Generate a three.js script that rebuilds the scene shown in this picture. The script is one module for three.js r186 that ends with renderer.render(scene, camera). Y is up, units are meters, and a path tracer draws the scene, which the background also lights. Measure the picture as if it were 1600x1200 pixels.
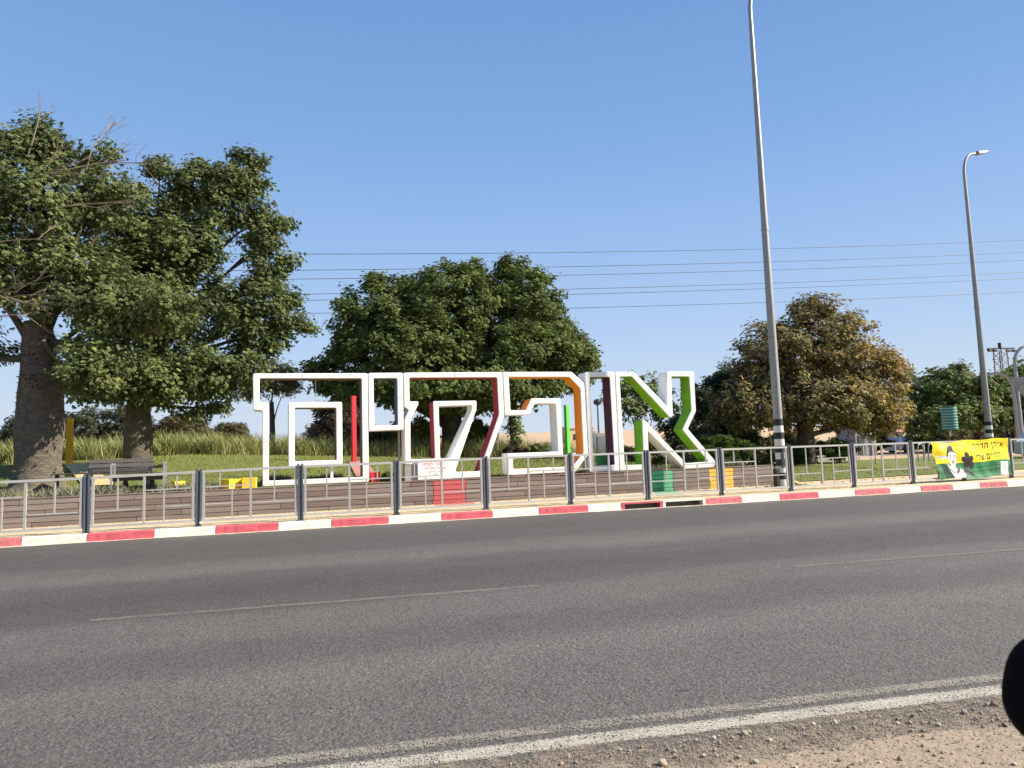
import * as THREE from 'three';
import { mergeGeometries, toCreasedNormals } from 'three/addons/utils/BufferGeometryUtils.js';
import { RoundedBoxGeometry } from 'three/addons/geometries/RoundedBoxGeometry.js';

// ---------------------------------------------------------------- camera, sky, sun, exposure
const scene = new THREE.Scene();
const camera = new THREE.PerspectiveCamera(56.86, 4 / 3, 0.05, 3000);
{
  const pitch = 0.0965, roll = -0.0319, yaw = 0.3058;
  const fw = new THREE.Vector3(Math.sin(yaw) * Math.cos(pitch), Math.sin(pitch), -Math.cos(yaw) * Math.cos(pitch));
  const r0 = new THREE.Vector3(Math.cos(yaw), 0, Math.sin(yaw));
  const u0 = new THREE.Vector3().crossVectors(r0, fw);
  camera.position.set(0, 1.257, 0);
  camera.up.copy(u0).multiplyScalar(Math.cos(roll)).addScaledVector(r0, -Math.sin(roll));
  camera.lookAt(fw.add(camera.position));
  camera.focus = 17; camera.userData.fStop = 8;
}
const renderer = new THREE.WebGLRenderer({ antialias: true });
renderer.toneMapping = THREE.LinearToneMapping;
renderer.toneMappingExposure = 2.25;
renderer.shadowMap.enabled = true;
{ // clear morning sky: one colour per height above the horizon
  const W = 64, Hh = 512, d = new Float32Array(W * Hh * 4);
  const stops = [[-90, .50, .47, .43], [-0.5, .54, .56, .58], [0, .62, .67, .74], [4, .55, .66, .80], [9, .42, .58, .82], [16, .30, .475, .785], [24, .215, .385, .705], [34, .16, .305, .62], [50, .115, .235, .52], [70, .085, .185, .43], [90, .08, .17, .40]];
  for (let j = 0; j < Hh; j++) {
    const el = ((j + .5) / Hh - .5) * 180;
    let k = 0; while (k < stops.length - 2 && stops[k + 1][0] < el) k++;
    const a = stops[k], b = stops[k + 1], t = THREE.MathUtils.clamp((el - a[0]) / (b[0] - a[0]), 0, 1);
    for (let i = 0; i < W; i++) { const o = (j * W + i) * 4; for (let c = 0; c < 3; c++) d[o + c] = (a[c + 1] + (b[c + 1] - a[c + 1]) * t) * .49; d[o + 3] = 1; }
  }
  const t = new THREE.DataTexture(d, W, Hh, THREE.RGBAFormat, THREE.FloatType);
  t.mapping = THREE.EquirectangularReflectionMapping; t.magFilter = THREE.LinearFilter; t.minFilter = THREE.LinearFilter; t.needsUpdate = true;
  scene.background = t; scene.environment = t;
}
const SUN_AZ = 22 * Math.PI / 180, SUN_EL = 36 * Math.PI / 180;
const sunDir = new THREE.Vector3(Math.cos(SUN_EL) * Math.cos(SUN_AZ), Math.sin(SUN_EL), Math.cos(SUN_EL) * Math.sin(SUN_AZ));
const sun = new THREE.DirectionalLight(new THREE.Color().setRGB(1, .925, .80), 4.7);
sun.position.copy(sunDir).multiplyScalar(120).add(new THREE.Vector3(8, 0, -20)); sun.target.position.set(8, 0, -20);
sun.castShadow = true; sun.shadow.mapSize.set(4096, 4096);
Object.assign(sun.shadow.camera, { left: -60, right: 60, top: 50, bottom: -50, near: 1, far: 320 });
scene.add(sun, sun.target);

// ---------------------------------------------------------------- helpers
const V3 = (x, y, z) => new THREE.Vector3(x, y, z);
function rng(seed) { let a = seed >>> 0; return () => { a |= 0; a = a + 0x6D2B79F5 | 0; let t = Math.imul(a ^ a >>> 15, 1 | a); t = t + Math.imul(t ^ t >>> 7, 61 | t) ^ t; return ((t ^ t >>> 14) >>> 0) / 4294967296; }; }
const clamp = THREE.MathUtils.clamp, lerp = THREE.MathUtils.lerp;
const sstep = (a, b, x) => { const t = clamp((x - a) / (b - a), 0, 1); return t * t * (3 - 2 * t); };
const used = new Map();
function numbered(name) { const n = used.get(name) || 0; used.set(name, n + 1); return n ? name + '_' + String(n).padStart(3, '0') : name; }
function shadow(o) { o.castShadow = true; o.receiveShadow = true; return o; }
function thing(name, label, category, pos = [0, 0, 0], turn = 0, group) {
  const o = new THREE.Group(); o.name = numbered(name); o.position.set(...pos); o.rotation.y = turn;
  o.userData = { label, category }; if (group) o.userData.group = group; scene.add(o); return o;
}
function part(name, geo, mat, parent, pos) { const m = shadow(new THREE.Mesh(geo, mat)); m.name = name; if (pos) m.position.set(...pos); parent.add(m); return m; }
function solo(name, geo, mat, label, category, group) { const m = shadow(new THREE.Mesh(geo, mat)); m.name = numbered(name); m.userData = { label, category }; if (group) m.userData.group = group; scene.add(m); return m; }
function struct(name, geo, mat, label) { const m = shadow(new THREE.Mesh(geo, mat)); m.name = numbered(name); m.userData = { kind: 'structure', label }; scene.add(m); return m; }
const box = (w, h, d, x = 0, y = 0, z = 0) => new THREE.BoxGeometry(w, h, d).translate(x, y, z);
const rbox = (w, h, d, r, x = 0, y = 0, z = 0) => new RoundedBoxGeometry(w, h, d, 2, r).translate(x, y, z);
const cyl = (r0, r1, h, x = 0, y = 0, z = 0, s = 16) => new THREE.CylinderGeometry(r1, r0, h, s).translate(x, y + h / 2, z);
function bar(a, b, t, t2 = t) { // a square bar between two points
  const A = V3(...a), B = V3(...b), g = new THREE.BoxGeometry(t, A.distanceTo(B), t2);
  const q = new THREE.Quaternion().setFromUnitVectors(V3(0, 1, 0), B.clone().sub(A).normalize());
  return g.applyQuaternion(q).translate((A.x + B.x) / 2, (A.y + B.y) / 2, (A.z + B.z) / 2);
}
const merge = (gs) => mergeGeometries(gs.map((g) => { const n = g.index ? g.toNonIndexed() : g; for (const k of Object.keys(n.attributes)) if (!['position', 'normal', 'uv'].includes(k)) n.deleteAttribute(k); return n; }));
function tube(points, radii, sides = 6, uvk = 1) { // a tapered tube through points
  const n = points.length, pos = [], uv = [], idx = []; let N = null, len = 0;
  for (let i = 0; i < n; i++) {
    const T = points[Math.min(i + 1, n - 1)].clone().sub(points[Math.max(i - 1, 0)]).normalize();
    if (!N) { N = Math.abs(T.y) < .9 ? V3(0, 1, 0) : V3(1, 0, 0); }
    N.addScaledVector(T, -N.dot(T)).normalize(); const B = V3().crossVectors(T, N);
    if (i) len += points[i].distanceTo(points[i - 1]);
    for (let k = 0; k <= sides; k++) {
      const a = k / sides * Math.PI * 2, c = Math.cos(a) * radii[i], s = Math.sin(a) * radii[i];
      pos.push(points[i].x + N.x * c + B.x * s, points[i].y + N.y * c + B.y * s, points[i].z + N.z * c + B.z * s); uv.push(k / sides * uvk, len * uvk);
    }
  }
  const w = sides + 1;
  for (let i = 0; i < n - 1; i++) for (let k = 0; k < sides; k++) { const a = i * w + k, b = a + w; idx.push(a, a + 1, b, a + 1, b + 1, b); }
  for (const e of [0, n - 1]) { const c = pos.length / 3; pos.push(points[e].x, points[e].y, points[e].z); uv.push(.5, 0); for (let k = 0; k < sides; k++) e ? idx.push(c, e * w + k, e * w + k + 1) : idx.push(c, k + 1, k); }
  const g = new THREE.BufferGeometry();
  g.setAttribute('position', new THREE.Float32BufferAttribute(pos, 3)); g.setAttribute('uv', new THREE.Float32BufferAttribute(uv, 2)); g.setIndex(idx); g.computeVertexNormals(); return g;
}
// tiling value noise
function noise2(seed, P) { const R = rng(seed), g = new Float32Array(P * P); for (let i = 0; i < P * P; i++) g[i] = R(); return (x, y) => { const xi = Math.floor(x), yi = Math.floor(y), fx = x - xi, fy = y - yi, u = fx * fx * (3 - 2 * fx), v = fy * fy * (3 - 2 * fy), m = (a) => ((a % P) + P) % P, a = m(xi), b = m(xi + 1), c = m(yi) * P, d = m(yi + 1) * P; return lerp(lerp(g[a + c], g[b + c], u), lerp(g[a + d], g[b + d], u), v); }; }
function texture(w, h, fn, srgb) { // fn(x, y) in 0..1 gives [r, g, b] in sRGB 0..1 (or a single value)
  const d = new Uint8Array(w * h * 4);
  for (let j = 0; j < h; j++) for (let i = 0; i < w; i++) { const c = fn(i / w, j / h), o = (j * w + i) * 4; if (typeof c === 'number') d[o] = d[o + 1] = d[o + 2] = clamp(c, 0, 1) * 255; else { d[o] = clamp(c[0], 0, 1) * 255; d[o + 1] = clamp(c[1], 0, 1) * 255; d[o + 2] = clamp(c[2], 0, 1) * 255; } d[o + 3] = 255; }
  const t = new THREE.DataTexture(d, w, h); t.wrapS = t.wrapT = THREE.RepeatWrapping; t.magFilter = THREE.LinearFilter; t.minFilter = THREE.LinearMipmapLinearFilter; t.generateMipmaps = true; if (srgb) t.colorSpace = THREE.SRGBColorSpace; t.needsUpdate = true; return t;
}
const toS = (v) => v <= .0031308 ? v * 12.92 : 1.055 * Math.pow(v, 1 / 2.4) - .055;
const lin = (r, g, b) => new THREE.Color().setRGB(r, g, b);
const mat = (c, rough = .8, extra = {}) => new THREE.MeshStandardMaterial({ color: lin(...c), roughness: rough, metalness: 0, ...extra });
function mottled(c, amp, seed, size = 256, P = 32, rough = .85, extra = {}) { // uneven paint or plaster: fine and coarse noise about one colour
  const n1 = noise2(seed, P), n2 = noise2(seed + 1, P * 4), n3 = noise2(seed + 2, size);
  const v = (x, y) => 1 + amp * ((n1(x * P, y * P) - .5) * 1.1 + (n2(x * P * 4, y * P * 4) - .5) * .7 + (n3(x * size, y * size) - .5) * .6);
  return new THREE.MeshStandardMaterial({ map: texture(size, size, (x, y) => { const k = v(x, y); return [toS(c[0] * k), toS(c[1] * k), toS(c[2] * k)]; }, true), roughness: rough, ...extra });
}

// ---------------------------------------------------------------- the lie of the land
const wallZ = (x) => -16.15 - .06 * x;           // face of the plank wall
const WALL_END = 12.95;
const bermPts = [[-40, 1.2], [-10, 1.34], [-6.4, 1.44], [-3.4, 1.54], [0, 1.40], [4.5, 1.19], [10, .95], [14.6, .62], [20, .32], [30, .16], [80, .1]];
function berm(x) { let k = 0; while (k < bermPts.length - 2 && bermPts[k + 1][0] < x) k++; const a = bermPts[k], b = bermPts[k + 1]; return lerp(a[1], b[1], clamp((x - a[0]) / (b[0] - a[0]), 0, 1)); }
function land(x, z) {
  const d = wallZ(x) - z, B = berm(x);
  const left = .63 + (B - .63) * Math.pow(clamp((d - 2) / 9.6, 0, 1), 1.2);
  const right = .15 + (B - .15) * sstep(4, 14, d) * .5;
  let h = lerp(left, right, sstep(12.75, 13.9, x));
  h = lerp(h, .2, sstep(14.5, 30, d));
  return h + 8.4 * sstep(60, 270, -z) + .5 * sstep(260, 600, -z);
}

// ---------------------------------------------------------------- ground, road, pavement
const soilTex = (() => { const a = noise2(11, 16), b = noise2(12, 64), c = noise2(13, 256), e = noise2(14, 512);
  return texture(512, 512, (x, y) => { const k = .72 + .25 * a(x * 16, y * 16) + .2 * b(x * 64, y * 64) + .22 * c(x * 256, y * 256) + .12 * (e(x * 512, y * 512) - .5); return [toS(.40 * k), toS(.275 * k), toS(.165 * k)]; }, true); })();
const sandBump = (() => { const a = noise2(21, 32), b = noise2(22, 128), c = noise2(23, 256); return texture(512, 512, (x, y) => .35 * a(x * 32, y * 32) + .35 * b(x * 128, y * 128) + .3 * c(x * 256, y * 256)); })();
const M = {};
M.soil = new THREE.MeshStandardMaterial({ map: soilTex, roughness: 1, bumpMap: sandBump, bumpScale: .02 });
{
  const xs = []; for (let x = -900; x < -60; x += 60) xs.push(x); for (let x = -60; x < -14; x += 4) xs.push(x); for (let x = -14; x < 32; x += .5) xs.push(x); for (let x = 32; x < 90; x += 4) xs.push(x); for (let x = 90; x <= 1200; x += 60) xs.push(x);
  const ds = [-400, -60, -20, -14, -.3, .075, .13]; for (let d = .4; d < 16; d += .4) ds.push(d); for (let d = 16; d < 60; d += 2) ds.push(d); for (let d = 60; d < 320; d += 8) ds.push(d); ds.push(340, 420, 520, 700, 1000, 1500);
  const pos = [], uv = [], idx = [];
  for (const d of ds) for (const x of xs) { const wz = wallZ(clamp(x, -40, 60)), z = wz - d; pos.push(x, d < .1 ? -.06 : land(x, z), z); uv.push(x / 6, z / 6); }
  const w = xs.length; for (let j = 0; j < ds.length - 1; j++) for (let i = 0; i < w - 1; i++) { const a = j * w + i, b = a + w; idx.push(a, a + 1, b, a + 1, b + 1, b); }
  const g = new THREE.BufferGeometry(); g.setAttribute('position', new THREE.Float32BufferAttribute(pos, 3)); g.setAttribute('uv', new THREE.Float32BufferAttribute(uv, 2)); g.setIndex(idx); g.computeVertexNormals();
  struct('ground', g, M.soil, 'dry tan earth and the ploughed field beyond');
}
function sheet(poly, y, uvs = 1) { // flat polygon [x, z] at height y
  const s = new THREE.Shape(poly.map(([x, z]) => new THREE.Vector2(x, -z))), g = new THREE.ShapeGeometry(s); g.rotateX(-Math.PI / 2); g.translate(0, y, 0);
  const p = g.attributes.position, u = g.attributes.uv; for (let i = 0; i < p.count; i++) u.setXY(i, p.getX(i) * uvs, p.getZ(i) * uvs); return g;
}
// asphalt: worn stone grain, paler dusty strips between the wheel tracks
const ROAD_V = 11.4;
const asphaltMap = (() => {
  const a = noise2(31, 8), b = noise2(32, 48), c = noise2(33, 512), e = noise2(34, 1024), s = noise2(35, 1500), f = noise2(36, 6), R9 = rng(37), RM = rng(38), marks = []; for (let i = 0; i < 26; i++) marks.push([RM(), RM(), .002 + RM() * .008, .0008 + RM() * .0016, .25 + RM() * .35]);
  const bandPts = [[2.2, 1.25], [3.4, 1.14], [4.0, 1.18], [4.55, 1.36], [5.05, .95], [5.35, .93], [5.8, 1.18], [6.3, 1.22], [6.8, .80], [7.6, .68], [8.4, .85], [9.1, 1.36], [9.6, 1.2], [10.4, .84], [11.6, .80], [12.7, .92], [13.25, 1.05], [13.62, 1.5]];
  const band = (d) => { let k = 0; while (k < bandPts.length - 2 && bandPts[k + 1][0] < d) k++; const p = bandPts[k], q = bandPts[k + 1]; return lerp(p[1], q[1], sstep(0, 1, clamp((d - p[0]) / (q[0] - p[0]), 0, 1))); };
  return texture(2048, 2048, (x, y) => {
    const d = 2.3 + y * ROAD_V + (a(x * 8, y * 8) - .5) * .35 + (b(x * 48, y * 48) - .5) * .12;
    let k = band(d) * (.90 + .13 * a(x * 8, y * 8) + .10 * (b(x * 48, y * 48)));
    const g = c(x * 512, y * 512) * .2 + e(x * 1024, y * 1024) * .35 + R9() * .45, st = R9();
    k *= .16 + 1.45 * g + (st > .9 ? (st - .9) * 12 : 0) - (st < .1 ? .2 : 0); for (const [mx, my, ml, mw, mk] of marks) { const qx = (x - mx) / ml, qy = (y - my) / mw, qq = qx * qx + qy * qy; if (qq < 1) k *= 1 - mk * (1 - qq); }
    const w = .5 + .5 * f(x * 6, y * 6);
    return [toS(.0755 * k), toS(.068 * k), toS((.0585 + .003 * w) * k)];
  }, true);
})();
const asphaltBump = (() => { const c = noise2(43, 512), e = noise2(44, 1024); const R9 = rng(45); return texture(2048, 2048, (x, y) => c(x * 512, y * 512) * .2 + e(x * 1024, y * 1024) * .4 + R9() * .4); })();
M.asphalt = new THREE.MeshStandardMaterial({ map: asphaltMap, roughness: .92, bumpMap: asphaltBump, bumpScale: .011 });
{
  const g = sheet([[-160, -13.6], [160, -13.6], [160, 4], [-160, 4]], 0);
  const p = g.attributes.position, u = g.attributes.uv; for (let i = 0; i < p.count; i++) u.setXY(i, p.getX(i) / ROAD_V, (-p.getZ(i) - 2.3) / ROAD_V);
  const R = new THREE.Group(); R.name = 'road'; R.userData = { kind: 'structure', label: 'grey worn asphalt road' }; scene.add(R);
  part('asphalt', g, M.asphalt, R);
  // painted lines, rubbed thin by traffic: chips of paint with gaps between
  const worn = (seed, keep, c, tone) => { const n1 = noise2(seed, 24), n2 = noise2(seed + 1, 256), n3 = noise2(seed + 2, 1024); const t = texture(1024, 64, (x, y) => { const k = .72 + .4 * n2(x * 256, y * 10) + .4 * (n3(x * 700, y * 30) - .5); return [toS(c[0] * k), toS(c[1] * k), toS(c[2] * k)]; }, true);
    const al = texture(1024, 64, (x, y) => { const e = Math.min(y, 1 - y) * 5, v = .16 * n1(x * 24, y * 3) + .26 * n2(x * 256, y * 10) + .58 * n3(x * 1024, y * 32); return v - clamp(e, 0, 1) * .22 + .2 < keep ? 1 : 0; });
    return new THREE.MeshStandardMaterial({ map: t, alphaMap: al, alphaTest: .5, roughness: .85, side: THREE.DoubleSide }); };
  const strip = (x0, z0, x1, z1, w, y, n = 24) => { const pos = [], uv = [], idx = []; for (let i = 0; i <= n; i++) { const t = i / n, x = lerp(x0, x1, t), z = lerp(z0, z1, t); pos.push(x, y, z + w / 2, x, y, z - w / 2); uv.push(x / 3.2, 0, x / 3.2, 1); if (i < n) { const a = i * 2; idx.push(a, a + 2, a + 1, a + 1, a + 2, a + 3); } } const q = new THREE.BufferGeometry(); q.setAttribute('position', new THREE.Float32BufferAttribute(pos, 3)); q.setAttribute('uv', new THREE.Float32BufferAttribute(uv, 2)); q.setIndex(idx); q.computeVertexNormals(); return q; };
  const dashM = worn(50, .47, [.22, .20, .17]), edgeM = worn(60, .50, [.27, .245, .20]), edgeM2 = worn(70, .60, [.40, .365, .30]);
  part('lane_dash', strip(-1.56, -6.73, 2.24, -6.45, .11, .004), dashM, R);
  part('lane_dash', strip(4.95, -6.24, 9.2, -5.9, .11, .004), dashM, R);
  part('lane_dash', strip(-8.6, -7.3, -4.6, -7.0, .11, .004), dashM, R);
  part('edge_line', strip(-14, -4.6, 16, -1.75, .115, .004, 60), edgeM, R);
  part('edge_line', strip(-14, -4.43, 16, -1.59, .13, .004, 60), edgeM2, R);
}
{ // sandy verge on the near side, its ragged edge lying over the asphalt
  const R = rng(77), pts = [], n1 = noise2(78, 64); const top = [];
  for (let x = -14; x <= 14; x += .04) top.push([x, -2.44 + .085 * (x - 2.5) + (n1(x * 1.2 + 20, 3) - .5) * .20 + (n1(x * 7 + 9, 8) - .5) * .10 + (R() - .5) * .035]);
  const poly = [...top, [14, 5], [-14, 5]]; const g = sheet(poly, .006, 1 / 1.6);
  const v = noise2(79, 48), w2 = noise2(80, 200), w3 = noise2(81, 400);
  const t = texture(1024, 1024, (x, y) => { const k = .70 + .3 * v(x * 48, y * 48) + .28 * w2(x * 200, y * 200) + .35 * (w3(x * 400, y * 400) - .5); return [toS(.262 * k), toS(.2 * k), toS(.142 * k)]; }, true);
  M.verge = new THREE.MeshStandardMaterial({ map: t, roughness: 1, bumpMap: sandBump, bumpScale: .006 });
  { // grit and sand thinning out over the asphalt beside the edge line
    const n1 = noise2(83, 64), n2 = noise2(84, 256), RW = rng(85), pos = [], uv = [], idx = [], n = 70;
    for (let i = 0; i <= n; i++) { const x = -14 + i * 28 / n; pos.push(x, .005, -2.45 + .085 * x, x, .005, -3.055 + .0947 * x); uv.push(x / 3, 0, x / 3, 1); if (i < n) { const a = i * 2; idx.push(a, a + 2, a + 1, a + 1, a + 2, a + 3); } }
    const q = new THREE.BufferGeometry(); q.setAttribute('position', new THREE.Float32BufferAttribute(pos, 3)); q.setAttribute('uv', new THREE.Float32BufferAttribute(uv, 2)); q.setIndex(idx); q.computeVertexNormals();
    const al = texture(2048, 256, (x, y) => RW() * .55 + .25 * n1(x * 64, y * 10) + .2 * n2(x * 256, y * 40) < .70 - .33 * y ? 1 : 0), cm = texture(1024, 128, (x, y) => { const k = .6 + .8 * RW(); return [toS(.27 * k), toS(.212 * k), toS(.152 * k)]; }, true);
    struct('shoulder', q, new THREE.MeshStandardMaterial({ map: cm, alphaMap: al, alphaTest: .5, roughness: 1, side: THREE.DoubleSide }), 'gritty dusty road shoulder beside the edge line');
  }
  struct('verge', g, M.verge, 'sandy gravel verge at the near edge of the road');
  // loose stones
  const pg = new THREE.IcosahedronGeometry(1, 1); { const p = pg.attributes.position, n = noise2(5, 16); for (let i = 0; i < p.count; i++) { const k = .72 + .5 * n(p.getX(i) * 2 + 7, p.getY(i) * 2 + p.getZ(i) * 3 + 9); p.setXYZ(i, p.getX(i) * k, p.getY(i) * k * .62, p.getZ(i) * k); } pg.computeVertexNormals(); }
  const N = 9000, im = shadow(new THREE.InstancedMesh(pg, mat([1, 1, 1], .95), N)), m = new THREE.Matrix4(), q = new THREE.Quaternion(), col = new THREE.Color();
  for (let i = 0; i < N; i++) {
    const near = R() < .8, x = near ? .6 + R() * 4 : -6 + R() * 16, zt = -2.44 + .085 * (x - 2.5), over = Math.pow(R(), 1.6); const z = zt - .3 + over * 1.5; const big = R();
    const s = big > .994 ? .011 + R() * .009 : big > .93 ? .005 + R() * .005 : .0015 + R() * .0025;
    q.setFromEuler(new THREE.Euler(R() * .8, R() * 6.3, R() * .8)); m.compose(V3(x, .008 + s * .25, z), q, V3(s, s, s)); im.setMatrixAt(i, m);
    const k = .5 + R() * .75; im.setColorAt(i, R() < .25 ? col.setRGB(.42 * k, .37 * k, .31 * k) : col.setRGB(.28 * k, .21 * k, .15 * k));
  }
  im.name = 'gravel'; im.userData = { kind: 'stuff', label: 'loose stones on the sandy verge', category: 'gravel' }; scene.add(im);
}
// pavement of small sandy pavers between the kerb and the wall
{
  const n1 = noise2(91, 12), n2 = noise2(92, 96), n3 = noise2(93, 256);
  const t = texture(1024, 1024, (x, y) => { const row = Math.floor(y * 16), u = x * 8 + (row % 2) * .5, fu = u - Math.floor(u), fv = y * 16 - row, joint = fu < .035 || fv < .07; const tone = ((Math.sin(Math.floor(u) * 127.1 + row * 311.7) * 43758.5) % 1 + 1) % 1; const k = (.74 + .16 * tone + .24 * n1(x * 12, y * 12) + .18 * n2(x * 96, y * 96) + .2 * (n3(x * 256, y * 256) - .5)) * (joint ? .55 : 1); return [toS(.54 * k), toS(.42 * k), toS(.255 * k)]; }, true);
  const b = texture(512, 512, (x, y) => { const row = Math.floor(y * 16), u = x * 8 + (row % 2) * .5, fu = u - Math.floor(u), fv = y * 16 - row; return (fu < .04 || fv < .08 ? 0 : .8) + .2 * n2(x * 96, y * 96); });
  M.paver = new THREE.MeshStandardMaterial({ map: t, bumpMap: b, bumpScale: .012, roughness: .95 });
  const poly = [[-40, -13.76], [60, -13.76]]; for (let x = 60; x >= -40; x -= 2) poly.push([x, wallZ(x) - (x > WALL_END ? .25 : -.02)]);
  const P = new THREE.Group(); P.name = 'pavement'; P.userData = { kind: 'structure', label: 'sandy paved footway behind the kerb' }; scene.add(P);
  part('paving', sheet(poly, .128, 1 / 1.6), M.paver, P);
  const patch = (pts, m) => part('painted_patch', sheet(pts, .132, 1 / 1.6), m, P);
  M.patchRed = mottled([.48, .17, .12], .7, 101, 256, 16, .95); M.patchGreen = mottled([.12, .33, .17], .6, 104, 256, 16, .95);
  patch([[3.15, -15.3], [3.4, -15.22], [3.9, -15.3], [4.0, -15.75], [4.12, -16.3], [3.2, -16.28], [3.1, -15.8]], M.patchRed);
  patch([[8.3, -15.25], [8.75, -15.15], [9.1, -15.3], [9.45, -15.75], [9.55, -16.55], [8.95, -16.5], [8.7, -15.9]], M.patchGreen);
}
// kerb: metre-long concrete stones painted red and white
{
  const K = new THREE.Group(); K.name = 'kerb'; K.userData = { kind: 'structure', label: 'red and white painted kerb stones along the road' }; scene.add(K);
  const white = mottled([.74, .69, .575], .22, 111, 256, 12), red = mottled([.50, .085, .105], .4, 114, 256, 12, .8), white2 = mottled([.68, .63, .52], .38, 121, 256, 20), red2 = mottled([.50, .14, .15], .5, 124, 256, 18, .85), chamber = mottled([.30, .28, .25], .3, 117, 128, 16), dust = mottled([.52, .45, .33], .4, 127, 256, 16);
  const prof = () => { const s = new THREE.Shape(); s.moveTo(0, -.05); s.lineTo(.15, -.05); s.lineTo(.15, .135); s.lineTo(.035, .135); s.quadraticCurveTo(.018, .133, .014, .112); s.lineTo(0, -.05); return s; };
  const stoneGeo = (len) => { const g = new THREE.ExtrudeGeometry(prof(), { depth: len - .008, bevelEnabled: false, curveSegments: 4 }); g.translate(0, 0, -(len - .008) / 2); g.rotateY(Math.PI / 2); return g; }; // profile x -> -z
  const drainGeo = (len) => { const w = len - .008, g = [box(w, .028, .15, 0, .121, -.075), box(.06, .17, .15, -w / 2 + .03, .022, -.075), box(.06, .17, .15, w / 2 - .03, .022, -.075)]; return merge(g); };
  const bounds = [-9.25, -8.2, -7.2, -6.2, -5.2, -4.17, -3.23, -2.21, -1.24, -.19, .74, 1.78, 2.79, 3.82, 4.79, 5.86, 6.62, 7.58, 8.62, 9.55, 10.54, 11.6, 12.64, 13.68, 14.61, 15.62, 16.5, 17.43];
  for (let x = 18.45; x < 34; x += 1) bounds.push(x);
  const R = rng(130);
  for (let i = 0; i < bounds.length - 1; i++) {
    const a = bounds[i], b = bounds[i + 1], len = b - a, isRed = i % 2 === 0, drain = a === 6.62 || a === 7.58, m = isRed ? (R() < (a > 8 ? .75 : .2) ? red2 : red) : (R() < .4 ? white2 : white);
    if (drain) {
      const s = part('drain_kerb_stone', drainGeo(len), m, K, [(a + b) / 2, 0, -13.62]); s.userData.label = isRed ? 'red kerb stone with a black drain slot' : 'white kerb stone with a black drain slot';
      part('drain_chamber', merge([box(len - .1, .2, .02, 0, .0, -.30), box(len - .1, .02, .3, 0, -.10, -.16), box(.02, .2, .3, -len / 2 + .05, 0, -.16), box(.02, .2, .3, len / 2 - .05, 0, -.16), box(len - .1, .01, .16, 0, .1, -.225)]), chamber, s);
    } else { const s = part('kerb_stone', stoneGeo(len), m, K, [(a + b) / 2, 0, -13.62]); s.position.y = (R() - .5) * .006; s.position.z += (R() - .5) * .008; }
  }
  part('gutter_dust', (() => { const top = [], n = noise2(131, 64), R2 = rng(132); for (let x = -30; x < 34; x += .1) top.push([x, -13.54 + n(x * .9 + 40, 4) * .10 + (R2() - .5) * .03]); return sheet([...top, [34, -13.63], [-30, -13.63]].reverse(), .004, .5); })(), dust, K);
}
// lawn: mown turf over the berm and round the right-hand end of the wall
const grassMap = (() => { const a = noise2(141, 10), b = noise2(142, 60), c = noise2(143, 256), e = noise2(144, 512); return texture(1024, 1024, (x, y) => { const p = a(x * 10, y * 10), k = .62 + .34 * b(x * 60, y * 60) + .36 * c(x * 256, y * 256) + .3 * (e(x * 512, y * 512) - .5), dry = clamp((p - .62) * 2.2, 0, 1); return [toS(lerp(.125, .17, dry) * k), toS(lerp(.145, .145, dry) * k), toS(lerp(.022, .04, dry) * k)]; }, true); })();
M.lawn = new THREE.MeshStandardMaterial({ map: grassMap, roughness: 1, bumpMap: sandBump, bumpScale: .05 });
const lawnFar = (x) => x < 12 ? 11.6 : lerp(11.6, 16.2, sstep(12, 16, x)), lawnNear = (x) => lerp(1.3, .30, sstep(12.6, 13.0, x));
{
  const pos = [], uv = [], idx = [], xs = []; for (let x = -34; x <= 40; x += .4) xs.push(x); const T = 40;
  for (let j = 0; j <= T; j++) for (const x of xs) { const d = lerp(lawnNear(x), lawnFar(x), j / T), z = wallZ(x) - d; pos.push(x, land(x, z) + .02, z); uv.push(x / 5, z / 5); }
  const w = xs.length; for (let j = 0; j < T; j++) for (let i = 0; i < w - 1; i++) { const a = j * w + i, b = a + w; idx.push(a, a + 1, b, a + 1, b + 1, b); }
  const g = new THREE.BufferGeometry(); g.setAttribute('position', new THREE.Float32BufferAttribute(pos, 3)); g.setAttribute('uv', new THREE.Float32BufferAttribute(uv, 2)); g.setIndex(idx); g.computeVertexNormals();
  struct('lawn', g, M.lawn, 'mown green lawn rising to a low bank');
}
function bladeGeo(seg, width, bend) { const pos = [], idx = []; for (let i = 0; i <= seg; i++) { const t = i / seg, w = width * (1 - t * .9) / 2, y = t * (1 - .15 * bend * t), z = bend * t * t * .45; pos.push(-w, y, z, w, y, z); if (i < seg) { const a = i * 2; idx.push(a, a + 1, a + 2, a + 1, a + 3, a + 2); } } const g = new THREE.BufferGeometry(); g.setAttribute('position', new THREE.Float32BufferAttribute(pos, 3)); g.setIndex(idx); g.computeVertexNormals(); return g; }
const leafMat = (c = [1, 1, 1], rough = .75) => new THREE.MeshPhysicalMaterial({ color: lin(...c), roughness: rough, side: THREE.DoubleSide, transmission: .36, thickness: 0, specularIntensity: .35 });
const dryLeafMat = () => new THREE.MeshStandardMaterial({ color: lin(1, 1, 1), roughness: .9, side: THREE.DoubleSide });
M.leaf = leafMat(); M.blade = dryLeafMat();
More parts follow.
